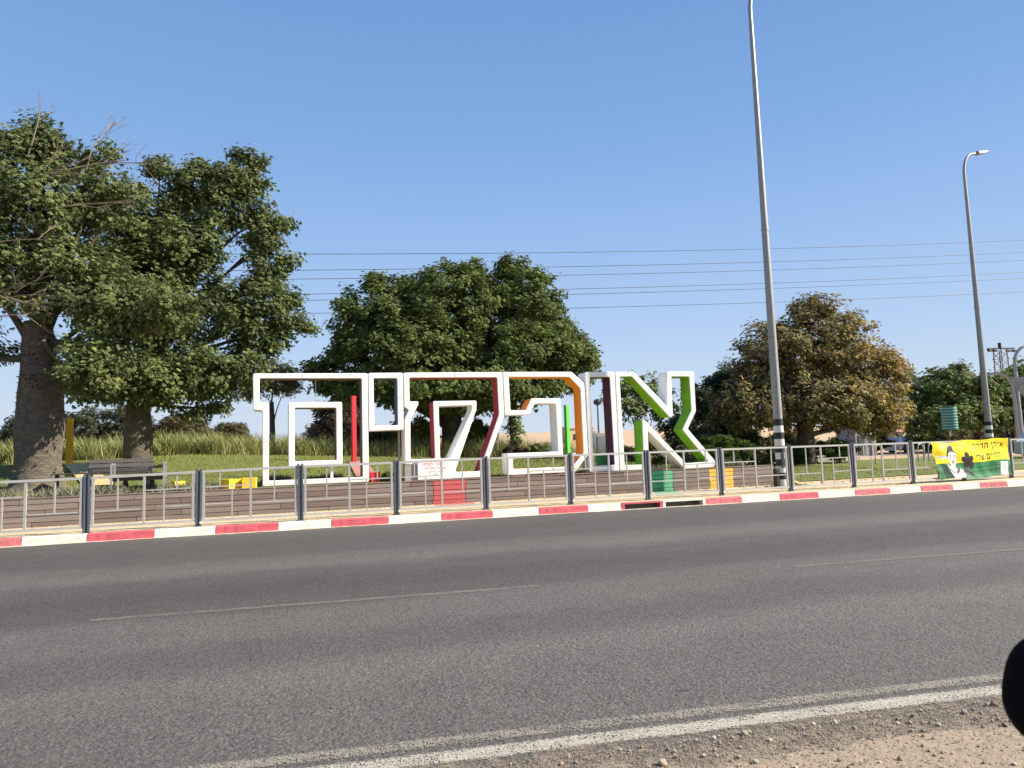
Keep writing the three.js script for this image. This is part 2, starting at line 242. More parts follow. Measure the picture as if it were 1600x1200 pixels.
function scatter(name, geo, material, N, fn, parent) { // fn(i, put): put(position, quaternion, scale, colour)
  const im = shadow(new THREE.InstancedMesh(geo, material, N)), m = new THREE.Matrix4(); let n = 0; const col = new THREE.Color();
  for (let i = 0; i < N; i++) fn(i, (p, q, s, c) => { m.compose(p, q, typeof s === 'number' ? V3(s, s, s) : s); im.setMatrixAt(n, m); im.setColorAt(n, col.setRGB(...c)); n++; });
  im.count = n; im.name = name; parent.add(im); return im;
}
{ // turf blades over the lawn
  const R = rng(151), q = new THREE.Quaternion(), e = new THREE.Euler(), n1 = noise2(152, 64);
  const im = scatter(numbered('lawn_grass'), bladeGeo(1, .16, .6), M.blade, 70000, (i, put) => {
    const x = -11 + R() * 34, d = lerp(lawnNear(x), lawnFar(x) + .2, Math.pow(R(), .85)), z = wallZ(x) - d; if (x > 13.5 && R() < .3) return;
    e.set((R() - .5) * .9, R() * 6.28, (R() - .5) * .5); q.setFromEuler(e); const h = .03 + R() * .045, p = n1(x * .8 + 30, z * .8 + 60), k = .65 + R() * .6, dry = p > .6 && R() < .4;
    put(V3(x, land(x, z) + .015, z), q, V3(h * 1.5, h, h), dry ? [.26 * k, .21 * k, .07 * k] : [.155 * k, .185 * k, .03 * k]);
  }, scene);
  im.userData = { kind: 'stuff', label: 'short mown lawn grass', category: 'grass' };
}
// ---------------------------------------------------------------- plank retaining wall
{
  const W = thing('retaining_wall', 'low retaining wall of brown grey horizontal planks with red, green and orange painted patches', 'wall', [0, 0, -16.15], Math.atan(.06));
  const grain = (c, seed) => { const a = noise2(seed, 8), b = noise2(seed + 1, 64), s = noise2(seed + 2, 256); return new THREE.MeshStandardMaterial({ map: texture(512, 128, (x, y) => { const k = .70 + .35 * a(x * 4, y * 8) + .3 * b(x * 6, y * 64) + .28 * (s(x * 30, y * 256) - .5); return [toS(c[0] * k), toS(c[1] * k), toS(c[2] * k)]; }, true), roughness: .9 }); };
  const woods = [grain([.165, .125, .106], 161), grain([.185, .145, .125], 164), grain([.145, .108, .093], 167), grain([.20, .16, .14], 170)];
  const paints = { red: mottled([.42, .085, .085], .35, 181, 256, 16), green: mottled([.10, .36, .19], .35, 184, 256, 16), orange: mottled([.72, .40, .06], .3, 187, 256, 16) };
  const cos = Math.cos(Math.atan(.06)), patches = [[3.17, 3.95, 'red'], [9.0, 9.63, 'green'], [10.8, 11.58, 'orange']];
  const R = rng(190), rows = 5, h = .114, y0 = .10;
  for (let r = 0; r < rows; r++) {
    let cuts = []; for (let x = -10.4 + (r % 2) * .9 + R() * .3; x < WALL_END - .5; x += 1.75 + R() * .2) cuts.push(x);
    cuts = cuts.filter((c) => !patches.some(([a, b]) => c > a - .25 && c < b + .25));
    const js = () => (R() - .5) * .035; for (const [a, b] of patches) cuts.push(a + js(), b + js()); cuts.push(-12, WALL_END); cuts.sort((a, b) => a - b);
    for (let i = 0; i < cuts.length - 1; i++) {
      const a = cuts[i], b = cuts[i + 1], mid = (a + b) / 2, pt = patches.find(([p, q]) => mid > p && mid < q), len = (b - a) / cos - .008;
      const m = part('plank', rbox(len, h - .011, .05, .006), pt ? paints[pt[2]] : woods[Math.floor(R() * 4)], W, [mid / cos, y0 + (r + .5) * h, -.03 + (R() - .5) * .008]);
      m.rotation.z = (R() - .5) * .003; if (pt) m.userData.label = pt[2] + ' painted plank';
    }
  }
  part('earth_core', box(24.9, .56, .10, .48, .36, -.118), M.soil, W);
  part('coping_board', rbox(24.9, .022, .13, .006, .48, .678, -.055), woods[0], W);
  part('end_plank', merge([0, 1, 2, 3, 4].map((r) => rbox(.05, h - .011, 1.1, .006, 12.98, y0 + (r + .5) * h, -.6))), woods[2], W);
}
// ---------------------------------------------------------------- roadside guard fence
const fenceZ = (x) => -13.88 - .0421 * x;
const fencePosts = [[-6.9, 1.06], [-5.05, 1.07], [-3.27, 1.09], [-1.54, 1.13], [.2, 1.16], [1.98, 1.17], [3.8, 1.19], [5.68, 1.195], [7.54, 1.20], [9.47, 1.21], [11.44, 1.215], [13.38, 1.215], [15.34, 1.215], [17.15, 1.215], [18.95, 1.215], [20.9, 1.215], [22.8, 1.215], [24.7, 1.215]];
{
  const F = thing('guard_fence', 'grey metal pedestrian guard fence with dark posts along the kerb', 'fence');
  const rail = mottled([.40, .385, .36], .25, 201, 128, 16, .55, { metalness: .15 }), post = mottled([.075, .083, .10], .3, 204, 128, 16, .5), capM = mat([.6, .58, .54], .6), bolt = mat([.25, .25, .25], .5, { metalness: .6 });
  for (const [i, [x, top]] of fencePosts.entries()) {
    const p = part('post', merge([rbox(.035, top - .05, .06, .006, -.034, (top + .09) / 2, 0), rbox(.035, top - .05, .06, .006, .034, (top + .09) / 2, 0), box(.04, top - .09, .035, 0, (top + .06) / 2, -.005)]), post, F, [x, 0, fenceZ(x)]);
    p.rotation.y = .042; p.rotation.z = ((i * 7) % 5 - 2) * .005; p.rotation.x = ((i * 5) % 7 - 3) * .003;
    part('base_plate', rbox(.15, .012, .12, .004, 0, .136, 0), post, p);
    if (i % 2) part('bolt_cap', new THREE.SphereGeometry(.022, 10, 8).translate(.035, .2, .04), capM, p);
  }
  for (let i = 0; i < fencePosts.length - 1; i++) {
    const [xa, ta] = fencePosts[i], [xb, tb] = fencePosts[i + 1], x0 = xa + .085, x1 = xb - .085, P = new THREE.Group(); P.name = 'panel'; F.add(P);
    const top = (x) => lerp(ta, tb, (x - xa) / (xb - xa)) - .035, bot = () => .235, at = (u, v) => { const x = lerp(x0, x1, u); return [x, lerp(bot(), top(x), v), fenceZ(x)]; };
    const b = (name, u0, v0, u1, v1, t) => part(name, bar(at(u0, v0), at(u1, v1), t), rail, P);
    b('top_rail', -.02, 1, 1.02, 1, .042); b('bottom_rail', -.02, 0, 1.02, 0, .042); b('upright', 0, .02, 0, .98, .04); b('upright', 1, .02, 1, .98, .04); b('upright', .5, .02, .5, .98, .036);
    const flip = i % 2 === 0, u = (q) => flip ? 1 - q : q, t = .022; // alternate panels are mirrored
    b('infill_bar', u(.02), .68, u(.48), .68, t); b('infill_bar', u(.17), .69, u(.17), .985, t); b('infill_bar', u(.30), .02, u(.30), .67, t); b('infill_bar', u(.02), .33, u(.29), .33, t);
    b('infill_bar', u(.52), .31, u(.98), .31, t); b('infill_bar', u(.76), .32, u(.76), .985, t);
  }
}
// ---------------------------------------------------------------- the six big letters
const LET = {
  mem: {
    outer: [[-.82, 3.31], [1.835, 3.31], [1.835, .665], [-.60, .655], [-.60, 2.43], [-.81, 2.44]], inner: [[-.67, 3.19], [1.69, 3.18], [1.69, .79], [-.46, .785], [-.46, 2.61], [-.67, 2.63]],
    outer2: [[-.02, 2.62], [1.22, 2.61], [1.22, 1.10], [-.02, 1.09]], inner2: [[.12, 2.48], [1.08, 2.47], [1.08, 1.215], [.12, 1.22]] },
  yod: { outer: [[1.85, 3.315], [2.695, 3.32], [2.69, 1.90], [1.85, 1.89]], inner: [[1.975, 3.18], [2.55, 3.18], [2.55, 2.02], [1.98, 2.02]] },
  qof: {
    outer: [[2.71, 3.32], [5.235, 3.33], [5.25, 2.21], [4.64, .67], [3.01, .665], [3.01, 1.05], [2.71, 1.05], [2.71, 2.15], [2.83, 2.40], [2.71, 2.47]],
    inner: [[2.85, 3.19], [5.09, 3.19], [5.11, 2.24], [4.56, .82], [3.94, .825], [4.53, 2.38], [4.54, 2.60], [3.43, 2.60], [3.45, 1.17], [2.845, 1.17], [2.86, 2.14], [3.06, 2.52], [3.07, 2.60], [2.85, 2.60]],
    hole: [[3.57, 2.47], [4.42, 2.485], [4.40, 2.36], [3.81, 1.17], [3.70, .89], [3.58, .89]] },
  pe: {
    outer: [[5.25, 3.33], [7.12, 3.33], [7.46, 3.02], [7.485, 1.14], [7.11, .71], [5.30, .69], [5.30, 1.24], [6.66, 1.25], [6.64, 2.49], [6.08, 2.50], [5.91, 2.22], [5.265, 2.21]],
    inner: [[5.40, 3.20], [7.05, 3.19], [7.34, 2.89], [7.355, 1.20], [7.03, .85], [5.44, .84], [5.44, 1.10], [6.79, 1.13], [6.78, 2.63], [5.98, 2.64], [5.82, 2.335], [5.42, 2.34]] },
  vav: { outer: [[7.495, 3.325], [8.335, 3.33], [8.34, .69], [7.505, .69]], inner: [[7.615, 3.185], [8.185, 3.19], [8.21, .85], [7.64, .845]] },
  alef: {
    outer: [[8.35, 3.325], [8.89, 3.33], [9.81, 2.39], [9.86, 3.325], [10.68, 3.33], [10.68, 2.23], [10.40, 1.75], [11.17, .86], [11.16, .69], [10.25, .67], [9.21, 1.73], [9.21, .70], [8.355, .69]],
    inner: [[8.47, 3.19], [8.82, 3.20], [9.89, 2.07], [9.98, 2.11], [9.99, 3.19], [10.53, 3.19], [10.54, 2.26], [10.23, 1.74], [10.97, .845], [10.30, .815], [9.11, 2.03], [9.06, 2.01], [9.05, .83], [8.50, .83]] },
};
function rounded(poly, r = .045) { // cut every corner into a short arc; counter-clockwise result
  const n = poly.length, out = []; let area = 0; for (let i = 0; i < n; i++) { const a = poly[i], b = poly[(i + 1) % n]; area += a[0] * b[1] - b[0] * a[1]; }
  const p = area < 0 ? [...poly].reverse() : poly;
  for (let i = 0; i < n; i++) {
    const a = new THREE.Vector2(...p[(i + n - 1) % n]), b = new THREE.Vector2(...p[i]), c = new THREE.Vector2(...p[(i + 1) % n]), u = a.clone().sub(b), v = c.clone().sub(b), k = Math.min(r, u.length() * .4, v.length() * .4);
    const s = b.clone().addScaledVector(u.normalize(), k), e = b.clone().addScaledVector(v.normalize(), k);
    for (let j = 0; j <= 4; j++) { const t = j / 4; out.push(new THREE.Vector2((1 - t) * (1 - t) * s.x + 2 * t * (1 - t) * b.x + t * t * e.x, (1 - t) * (1 - t) * s.y + 2 * t * (1 - t) * b.y + t * t * e.y)); }
  }
  return out;
}
function offset(pts, d) { const n = pts.length; return pts.map((p, i) => { const a = pts[(i + n - 1) % n], b = pts[(i + 1) % n], t = b.clone().sub(a).normalize(); return new THREE.Vector2(p.x - t.y * d, p.y + t.x * d); }); } // left of travel = inside a counter-clockwise loop
function loopStrip(A, za, B, zb, flip) { // band between two loops at two depths
  const pos = [], idx = [], n = A.length, uv = []; let L = 0;
  for (let i = 0; i <= n; i++) { const k = i % n; if (i) L += A[k].distanceTo(A[(i - 1) % n]); pos.push(A[k].x, A[k].y, za, B[k].x, B[k].y, zb); uv.push(L / 2, 0, L / 2, .25); if (i < n) { const a = i * 2; flip ? idx.push(a, a + 1, a + 2, a + 1, a + 3, a + 2) : idx.push(a, a + 2, a + 1, a + 1, a + 2, a + 3); } }
  const g = new THREE.BufferGeometry(); g.setAttribute('position', new THREE.Float32BufferAttribute(pos, 3)); g.setAttribute('uv', new THREE.Float32BufferAttribute(uv, 2)); g.setIndex(idx); const ng = g.toNonIndexed(); ng.computeVertexNormals(); return toCreasedNormals(ng, .6);
}
const LETTER_D = .48, LEAN = new THREE.Matrix4().set(1, 0, .074, 0, 0, 1, 0, 0, 0, 0, 1, 0, 0, 0, 0, 1); // the letters' depth runs square to the road, not to their own face
const lean = (g) => { g.applyMatrix4(LEAN); return g; };
function ring(outer, holes) { // white frame: chamfered front and back plus the outer sides; hole sides only where asked
  const c = .012, D = LETTER_D, gs = [], O = rounded(outer), Hs = holes.map((h) => rounded(h.poly, .04));
  for (const back of [0, 1]) {
    const s = new THREE.Shape(offset(O, c)); s.holes = Hs.map((h) => new THREE.Path(offset(h, -c))); const g = new THREE.ShapeGeometry(s); const u = g.attributes.uv, p = g.attributes.position; for (let i = 0; i < p.count; i++) u.setXY(i, p.getX(i) / 2, p.getY(i) / 2);
    if (back) { g.rotateY(Math.PI); g.scale(-1, 1, 1); g.translate(0, 0, -D); const ix = g.index.array; for (let i = 0; i < ix.length; i += 3) { const t = ix[i]; ix[i] = ix[i + 1]; ix[i + 1] = t; } g.computeVertexNormals(); } gs.push(g);
  }
  gs.push(loopStrip(offset(O, c), 0, O, -c, true), loopStrip(O, -c, O, -D + c, true), loopStrip(O, -D + c, offset(O, c), -D, true));
  for (const [k, h] of Hs.entries()) { gs.push(loopStrip(offset(h, -c), 0, h, -c, false), loopStrip(h, -D + c, offset(h, -c), -D, false)); if (!holes[k].lined) gs.push(loopStrip(h, -c, h, -D + c, false)); }
  return merge(gs);
}
const lining = (poly) => { const h = rounded(poly, .04); return loopStrip(h, -.012, h, -LETTER_D + .012, false); };
{
  const white = mottled([.83, .815, .775], .11, 211, 512, 8, .55, { side: THREE.DoubleSide });
  const tint = (c, s) => mottled(c, .16, s, 128, 16, .6, { side: THREE.DoubleSide });
  const cols = { mem: tint([.105, .035, .042], 221), yod: tint([.055, .12, .22], 224), qof: tint([.42, .022, .04], 227), pe: tint([.80, .34, .02], 230), vav: tint([.12, .02, .065], 233), alef: tint([.23, .44, .02], 236) };
  const labels = { mem: 'large white square Hebrew letter with dark maroon lining and a smaller square frame inside', yod: 'short white Hebrew letter with dark blue lining held high beside the square letter', qof: 'large white Hebrew letter with crimson lining and a slanted leg', pe: 'large white Hebrew letter with orange lining and a hooked inner arm', vav: 'narrow white upright Hebrew letter with dark purple lining', alef: 'large white Hebrew letter with bright green lining, at the right end of the word' };
  const pos = [0, 0, -17.63], turn = -Math.atan(.0526), grp = 'giant outlined letters on the bank';
  const made = {}, cb0 = mat([.55, .53, .49], .7);
  for (const k of Object.keys(LET)) {
    const L = LET[k], T = made[k] = thing('giant_letter', labels[k], 'letter', pos, turn, grp);
    const holes = [{ poly: L.inner, lined: true }]; if (L.hole) holes.push({ poly: L.hole });
    part('frame', lean(ring(L.outer, holes)), white, T); part('lining', lean(lining(L.inner)), cols[k], T);
    if (L.outer2) { part('inner_frame', lean(ring(L.outer2, [{ poly: L.inner2, lined: true }])), white, T); part('inner_lining', lean(lining(L.inner2)), cols[k], T); part('hanger_rod', cyl(.012, .012, .58, .6, 2.615, -.2, 8), mat([.35, .34, .33], .5), T); part('support_foot', box(.07, .33, .07, .97, .95, -.2), white, T); }
  }
  for (const [k, x, y, w, h] of [['mem', .3, 3.25, .006, .115], ['mem', 1.765, 2.2, .135, .006], ['mem', -.53, 1.7, .13, .006], ['qof', 4.0, 3.26, .006, .125], ['qof', 2.78, 1.6, .13, .006], ['pe', 6.1, 3.265, .006, .125], ['vav', 7.56, 2.0, .12, .006], ['alef', 10.3, 3.26, .006, .13], ['alef', 8.41, 2.3, .115, .006], ['yod', 2.62, 2.7, .13, .006]]) part('weld_seam', box(w, h, .006, x, y, .001), cb0, made[k]);
  const cb = mottled([.32, .30, .27], .25, 241, 256, 16, .9);
  const grey = part('plinth', rbox(.31, .405, .42, .01, 2.855, .845, -.22), cb, made.qof); grey.userData.label = 'grey concrete plinth';
  for (const [k, xs] of [['mem', [-.3, 1.5]], ['pe', [5.6, 6.8]], ['vav', [7.75, 8.1]], ['alef', [8.7, 10.7]]]) for (const x of xs) part('footing', rbox(.3, .22, .36, .01, x, .60, -.225), cb, made[k]);
  part('steel_stay', merge([bar([1.9, 1.9, -.3], [2.0, .6, -.38], .05), bar([2.6, 1.9, -.3], [2.6, .6, -.38], .05)].slice(1)), cb, made.yod);
}
// ---------------------------------------------------------------- lettering drawn stroke by stroke
const GLYPH = { 'א': [1, [[.1, 0], [.9, 1]], [[.85, 0], [.82, .3], [.55, .52]], [[.15, 1], [.18, .65], [.42, .42]]], 'ו': [.5, [[.08, 0], [.34, .03], [.34, 1]]], 'י': [.45, [[.08, 0], [.3, .03], [.3, .42]]], 'ת': [1, [[.05, 0], [.85, 0], [.9, 1]], [[.25, 0], [.25, .92], [.05, 1]]], 'ן': [.5, [[.08, 0], [.34, .03], [.34, 1.38]]], 'ה': [1, [[.05, 0], [.85, 0], [.85, 1]], [[.15, .38], [.15, 1]]], 'ד': [.95, [[.02, 0], [.92, 0]], [[.72, 0], [.72, 1]]], 'ר': [.9, [[.02, 0], [.7, 0], [.78, .15], [.78, 1]]], 'ך': [.9, [[.02, 0], [.7, 0], [.78, .12], [.78, 1.38]]], 'ל': [.85, [[.1, -.4], [.1, .08], [.75, .08], [.75, .35], [.35, 1]]], 'ח': [1, [[.12, 1], [.12, 0], [.85, 0], [.85, 1]]], 'ם': [1, [[.08, 0], [.85, 0], [.85, 1], [.17, 1], [.17, 0]]], 'ש': [1.05, [[.05, 0], [.18, 1], [.75, 1], [.95, 0]], [[.5, 0], [.42, .6], [.2, .85]]], 'ס': [1, [[.08, 0], [.85, 0], [.85, .7], [.5, 1], [.15, .7], [.15, 0]]], 'ט': [1, [[.12, 0], [.12, 1], [.9, 1], [.9, 0], [.55, 0], [.55, .3]]], 'פ': [1, [[.35, .5], [.12, .5], [.12, 0], [.88, .03], [.88, 1], [.1, 1]]] };
function hebrew(ctx, text, right, y, size, gap = .22) { // right-to-left, top of the letters at y
  let x = right; ctx.lineJoin = 'miter'; ctx.lineCap = 'butt';
  for (const ch of text) { if (ch === ' ') { x -= size * .5; continue; } const [w, ...st] = GLYPH[ch]; x -= w * size; for (const s of st) { ctx.beginPath(); s.forEach(([a, b], i) => i ? ctx.lineTo(x + a * size, y + b * size) : ctx.moveTo(x + a * size, y + b * size)); ctx.stroke(); } x -= gap * size; }
}
function canvasTexture(w, h, draw) { const c = document.createElement('canvas'); c.width = w; c.height = h; draw(c.getContext('2d'), w, h); const t = new THREE.CanvasTexture(c); t.colorSpace = THREE.SRGBColorSpace; return t; }
{ // warning board at the foot of the crimson letter
  const t = canvasTexture(512, 320, (c, w, h) => {
    c.fillStyle = '#f3f1ea'; c.fillRect(0, 0, w, h); c.strokeStyle = '#b8303c'; c.lineWidth = 8; hebrew(c, 'אסור לטפס', 390, 62, 34);
    c.fillStyle = '#b8303c'; c.font = 'bold 46px sans-serif'; c.textAlign = 'center'; c.fillText('DO NOT CLIMB', 262, 160);
    c.lineWidth = 7; c.beginPath(); c.moveTo(380, 182); c.lineTo(376, 205); c.lineTo(330, 206); c.quadraticCurveTo(316, 190, 305, 206); c.lineTo(290, 222); c.moveTo(272, 180); c.lineTo(272, 206); c.moveTo(258, 180); c.lineTo(256, 206); c.lineTo(236, 206); c.lineTo(230, 196); c.lineTo(222, 206); c.lineTo(206, 206); c.lineTo(200, 192); c.lineTo(192, 208); c.quadraticCurveTo(160, 226, 146, 202); c.stroke();
    for (const [x, y] of [[352, 190], [226, 184], [214, 184], [160, 188], [172, 188]]) { c.beginPath(); c.arc(x, y, 4, 0, 7); c.fill(); }
    c.lineWidth = 7; c.beginPath(); c.arc(262, 254, 20, 0, 7); c.moveTo(248, 240); c.lineTo(276, 268); c.stroke();
  });
  const S = thing('warning_board', 'white board with red do not climb writing at the foot of the crimson letter', 'sign', [0, 0, -17.63], -Math.atan(.0526));
  part('panel', rbox(.84, .50, .03, .006, 3.435, .915, .03), mat([.83, .82, .78], .55), S);
  part('print', new THREE.PlaneGeometry(.82, .48).translate(3.435, .915, .0475), new THREE.MeshStandardMaterial({ map: t, roughness: .6 }), S);
}
{ // banner tied to the fence
  const t = canvasTexture(1536, 560, (c, w, h) => {
    c.fillStyle = '#f6dc0c'; c.fillRect(0, 0, w, h); c.fillStyle = '#1f6b3c'; c.fillRect(0, h * .58, w, h); c.fillStyle = '#2f8450'; c.fillRect(w * .5, h * .60, w * .5, h * .09); c.fillRect(w * .47, h * .74, w * .5, h * .04);
    c.strokeStyle = '#17181a'; c.lineWidth = 17; hebrew(c, 'איתן הדרך', 1440, 62, 72); hebrew(c, 'לחיים שלי', 1360, 222, 66);
    c.fillStyle = '#2a4034'; c.font = 'bold 44px sans-serif'; c.strokeStyle = '#263a30'; c.lineWidth = 11; hebrew(c, 'הדרך', 1270, 364, 40); c.lineWidth = 12; hebrew(c, 'לחיים שלי', 1400, 455, 42);
    // a plain black and white head and shoulders, saluting
    c.fillStyle = '#143a27'; c.beginPath(); c.moveTo(120, 560); c.lineTo(70, 330); c.lineTo(170, 340); c.lineTo(300, 560); c.fill();
    c.fillStyle = '#e9e8e4'; c.beginPath(); c.moveTo(210, 330); c.lineTo(330, 420); c.lineTo(470, 410); c.lineTo(560, 460); c.lineTo(520, 545); c.lineTo(300, 560); c.fill();
    c.beginPath(); c.moveTo(40, 200); c.quadraticCurveTo(150, 225, 290, 205); c.lineTo(330, 236); c.quadraticCurveTo(170, 276, 60, 250); c.fill();
    c.fillStyle = '#efeeea'; c.fillRect(296, 330, 96, 120); c.beginPath(); c.moveTo(262, 190); c.quadraticCurveTo(262, 130, 345, 128); c.quadraticCurveTo(428, 132, 430, 220); c.quadraticCurveTo(432, 300, 408, 345); c.quadraticCurveTo(376, 392, 344, 388); c.quadraticCurveTo(300, 372, 280, 318); c.quadraticCurveTo(262, 262, 262, 190); c.fill();
    c.fillStyle = '#c6c5c1'; c.beginPath(); c.moveTo(428, 190); c.quadraticCurveTo(436, 300, 404, 350); c.quadraticCurveTo(376, 392, 344, 388); c.quadraticCurveTo(388, 350, 398, 280); c.fill(); c.beginPath(); c.moveTo(296, 372); c.lineTo(392, 376); c.lineTo(392, 420); c.quadraticCurveTo(340, 400, 296, 372); c.fill(); c.beginPath(); c.moveTo(350, 236); c.lineTo(366, 288); c.lineTo(344, 292); c.fill(); c.beginPath(); c.ellipse(292, 262, 16, 30, .3, 0, 7); c.fill();
    c.fillStyle = '#4a4d53'; c.beginPath(); c.moveTo(250, 222); c.quadraticCurveTo(214, 84, 340, 40); c.quadraticCurveTo(404, 30, 400, 118); c.quadraticCurveTo(420, 150, 430, 196); c.quadraticCurveTo(410, 140, 340, 142); c.quadraticCurveTo(286, 150, 272, 236); c.fill(); c.fillStyle = '#2c2e33'; c.beginPath(); c.moveTo(246, 200); c.quadraticCurveTo(238, 120, 300, 92); c.quadraticCurveTo(262, 140, 268, 226); c.fill();
    c.fillStyle = '#26282c'; for (const [x, y, a, b, t] of [[312, 226, 17, 6, 0], [384, 228, 16, 6, 0], [310, 206, 26, 5, -.12], [386, 207, 24, 5, .12], [348, 322, 30, 4, 0], [348, 304, 34, 7, 0], [346, 288, 14, 5, 0]]) { c.beginPath(); c.ellipse(x, y, a, b, t, 0, 7); c.fill(); } c.fillStyle = '#8d8c88'; c.beginPath(); c.ellipse(348, 334, 20, 5, 0, 0, 7); c.fill();
    c.fillStyle = '#5a5d62'; c.beginPath(); c.moveTo(262, 400); c.lineTo(344, 478); c.lineTo(318, 500); c.lineTo(238, 420); c.moveTo(436, 396); c.lineTo(352, 478); c.lineTo(384, 500); c.lineTo(470, 424); c.fill(); c.fillStyle = '#b9b8b3'; c.beginPath(); c.moveTo(470, 424); c.lineTo(560, 462); c.lineTo(520, 545); c.lineTo(440, 548); c.fill(); c.strokeStyle = '#9a9995'; c.lineWidth = 5; for (const y of [226, 238]) { c.beginPath(); c.moveTo(70, y + 4); c.lineTo(270, y - 12); c.stroke(); }
    // dark round-lobed emblem with a diagonal bar
    c.fillStyle = '#1d1f22'; for (const [x, y, r] of [[640, 215, 46], [570, 275, 44], [720, 270, 46], [650, 300, 70], [600, 360, 52], [720, 360, 56]]) { c.beginPath(); c.arc(x, y, r, 0, 7); c.fill(); } c.beginPath(); c.moveTo(560, 380); c.lineTo(740, 480); c.lineTo(730, 540); c.lineTo(520, 470); c.fill();
    c.strokeStyle = '#77a088'; c.lineWidth = 9; c.beginPath(); c.moveTo(590, 400); c.lineTo(790, 500); c.stroke();
    c.fillStyle = '#ecebe8'; c.save(); c.translate(1340, 352); c.rotate(.03); c.fillRect(0, 0, 150, 200); c.restore(); c.fillStyle = '#c4c2c0'; for (let i = 0; i < 6; i++) c.fillRect(1364, 386 + i * 22, 84 + (i * 37) % 30, 6);
  });
  const nx = 80, ny = 26, pos = [], uv = [], idx = [], n = noise2(251, 64);
  for (let j = 0; j <= ny; j++) for (let i = 0; i <= nx; i++) {
    const u = i / nx, v = j / ny, xl = lerp(16.20, 15.93, Math.pow(v, 1.3)), x = lerp(xl, 18.80, u), top = lerp(1.17, 1.235, u) - .03 * Math.exp(-Math.pow((u - .2) * 9, 2)) + .012 * Math.sin(u * 17), bot = lerp(.19, .21, u) + .03 * Math.sin(u * 9);
    const pull = (1 - u) * (1 - u) * v; // creases from the tied corner
    const w = .014 * Math.sin(v * 9 + u * 5) + .034 * (n(u * 9 + 5, v * 3 + u * 6) - .5) + .018 * Math.sin((v * 1.4 - u * 2.6) * 11) * pull * 2.2 + .018 * Math.max(0, .12 - v) * 8;
    pos.push(x, lerp(bot, top, v), fenceZ(x) + .085 + w); uv.push(u, v); if (i < nx && j < ny) { const a = j * (nx + 1) + i, b = a + nx + 1; idx.push(a, a + 1, b, a + 1, b + 1, b); }
  }
  const g = new THREE.BufferGeometry(); g.setAttribute('position', new THREE.Float32BufferAttribute(pos, 3)); g.setAttribute('uv', new THREE.Float32BufferAttribute(uv, 2)); g.setIndex(idx); g.computeVertexNormals();
  const B = thing('banner', 'yellow and green cloth banner with Hebrew writing and a saluting portrait, tied to the fence', 'banner');
  part('cloth', g, new THREE.MeshStandardMaterial({ map: t, roughness: .6, side: THREE.DoubleSide }), B);
  const tie = mat([.05, .05, .05], .8); for (const [x, y] of [[15.9, 1.16], [18.83, 1.22], [18.83, .22], [16.2, .2]]) part('tie', bar([x - .09, y, fenceZ(x) + .03], [x + .06, y, fenceZ(x) + .085], .012), tie, B);
}
// ---------------------------------------------------------------- trees
function palmLeaf(k = 5, len = 1, wid = .3, spread = 2.3) { // one compound leaf, leaflets fanned from the stalk
  const pos = [], idx = []; for (let i = 0; i < k; i++) { const a = (k === 1 ? 0 : (i / (k - 1) - .5) * spread), l = len * (1 - .25 * Math.abs(a) / 1.3), c = Math.cos(a), s = Math.sin(a), o = pos.length / 3, fold = .08 * l, put = (x, y, z) => pos.push(c * x - s * z, y, s * x + c * z); put(0, 0, 0); put(l * .55, fold - .12 * l * .55, wid * l / 2); put(l, -.30 * l, 0); put(l * .55, fold - .12 * l * .55, -wid * l / 2); idx.push(o, o + 1, o + 2, o, o + 2, o + 3); }
  const g = new THREE.BufferGeometry(); g.setAttribute('position', new THREE.Float32BufferAttribute(pos, 3)); g.setIndex(idx); g.computeVertexNormals(); return g;
}
const LEAF = { palm: palmLeaf(5, 1, .42), simple: palmLeaf(3, 1, .55, 2.0), fine: palmLeaf(6, 1, .2, 2.8), broad: palmLeaf(2, 1, .8, 1.6) };
const barkTex = (c, seed, streak) => { const a = noise2(seed, 16), b = noise2(seed + 1, 64), e = noise2(seed + 2, 256); const v = (x, y) => .45 * a(x * 16, y * 8) + .35 * b(x * 64, y * (streak ? 16 : 48)) + .2 * e(x * 256, y * 128); return new THREE.MeshStandardMaterial({ map: texture(512, 512, (x, y) => { const k = .4 + 1.25 * v(x, y); return [toS(c[0] * k), toS(c[1] * k), toS(c[2] * k)]; }, true), bumpMap: texture(512, 512, v), bumpScale: .05, roughness: .95 }); };
M.barkGrey = barkTex([.135, .112, .082], 301, false); M.barkBrown = barkTex([.105, .08, .06], 305, true); M.twig = mat([.24, .19, .135], .9); M.twigGrey = mat([.17, .135, .10], .9);
function bez(a, b, c, n) { const o = []; for (let i = 0; i <= n; i++) { const t = i / n; o.push(V3((1 - t) * (1 - t) * a.x + 2 * t * (1 - t) * b.x + t * t * c.x, (1 - t) * (1 - t) * a.y + 2 * t * (1 - t) * b.y + t * t * c.y, (1 - t) * (1 - t) * a.z + 2 * t * (1 - t) * b.z + t * t * c.z)); } return o; }
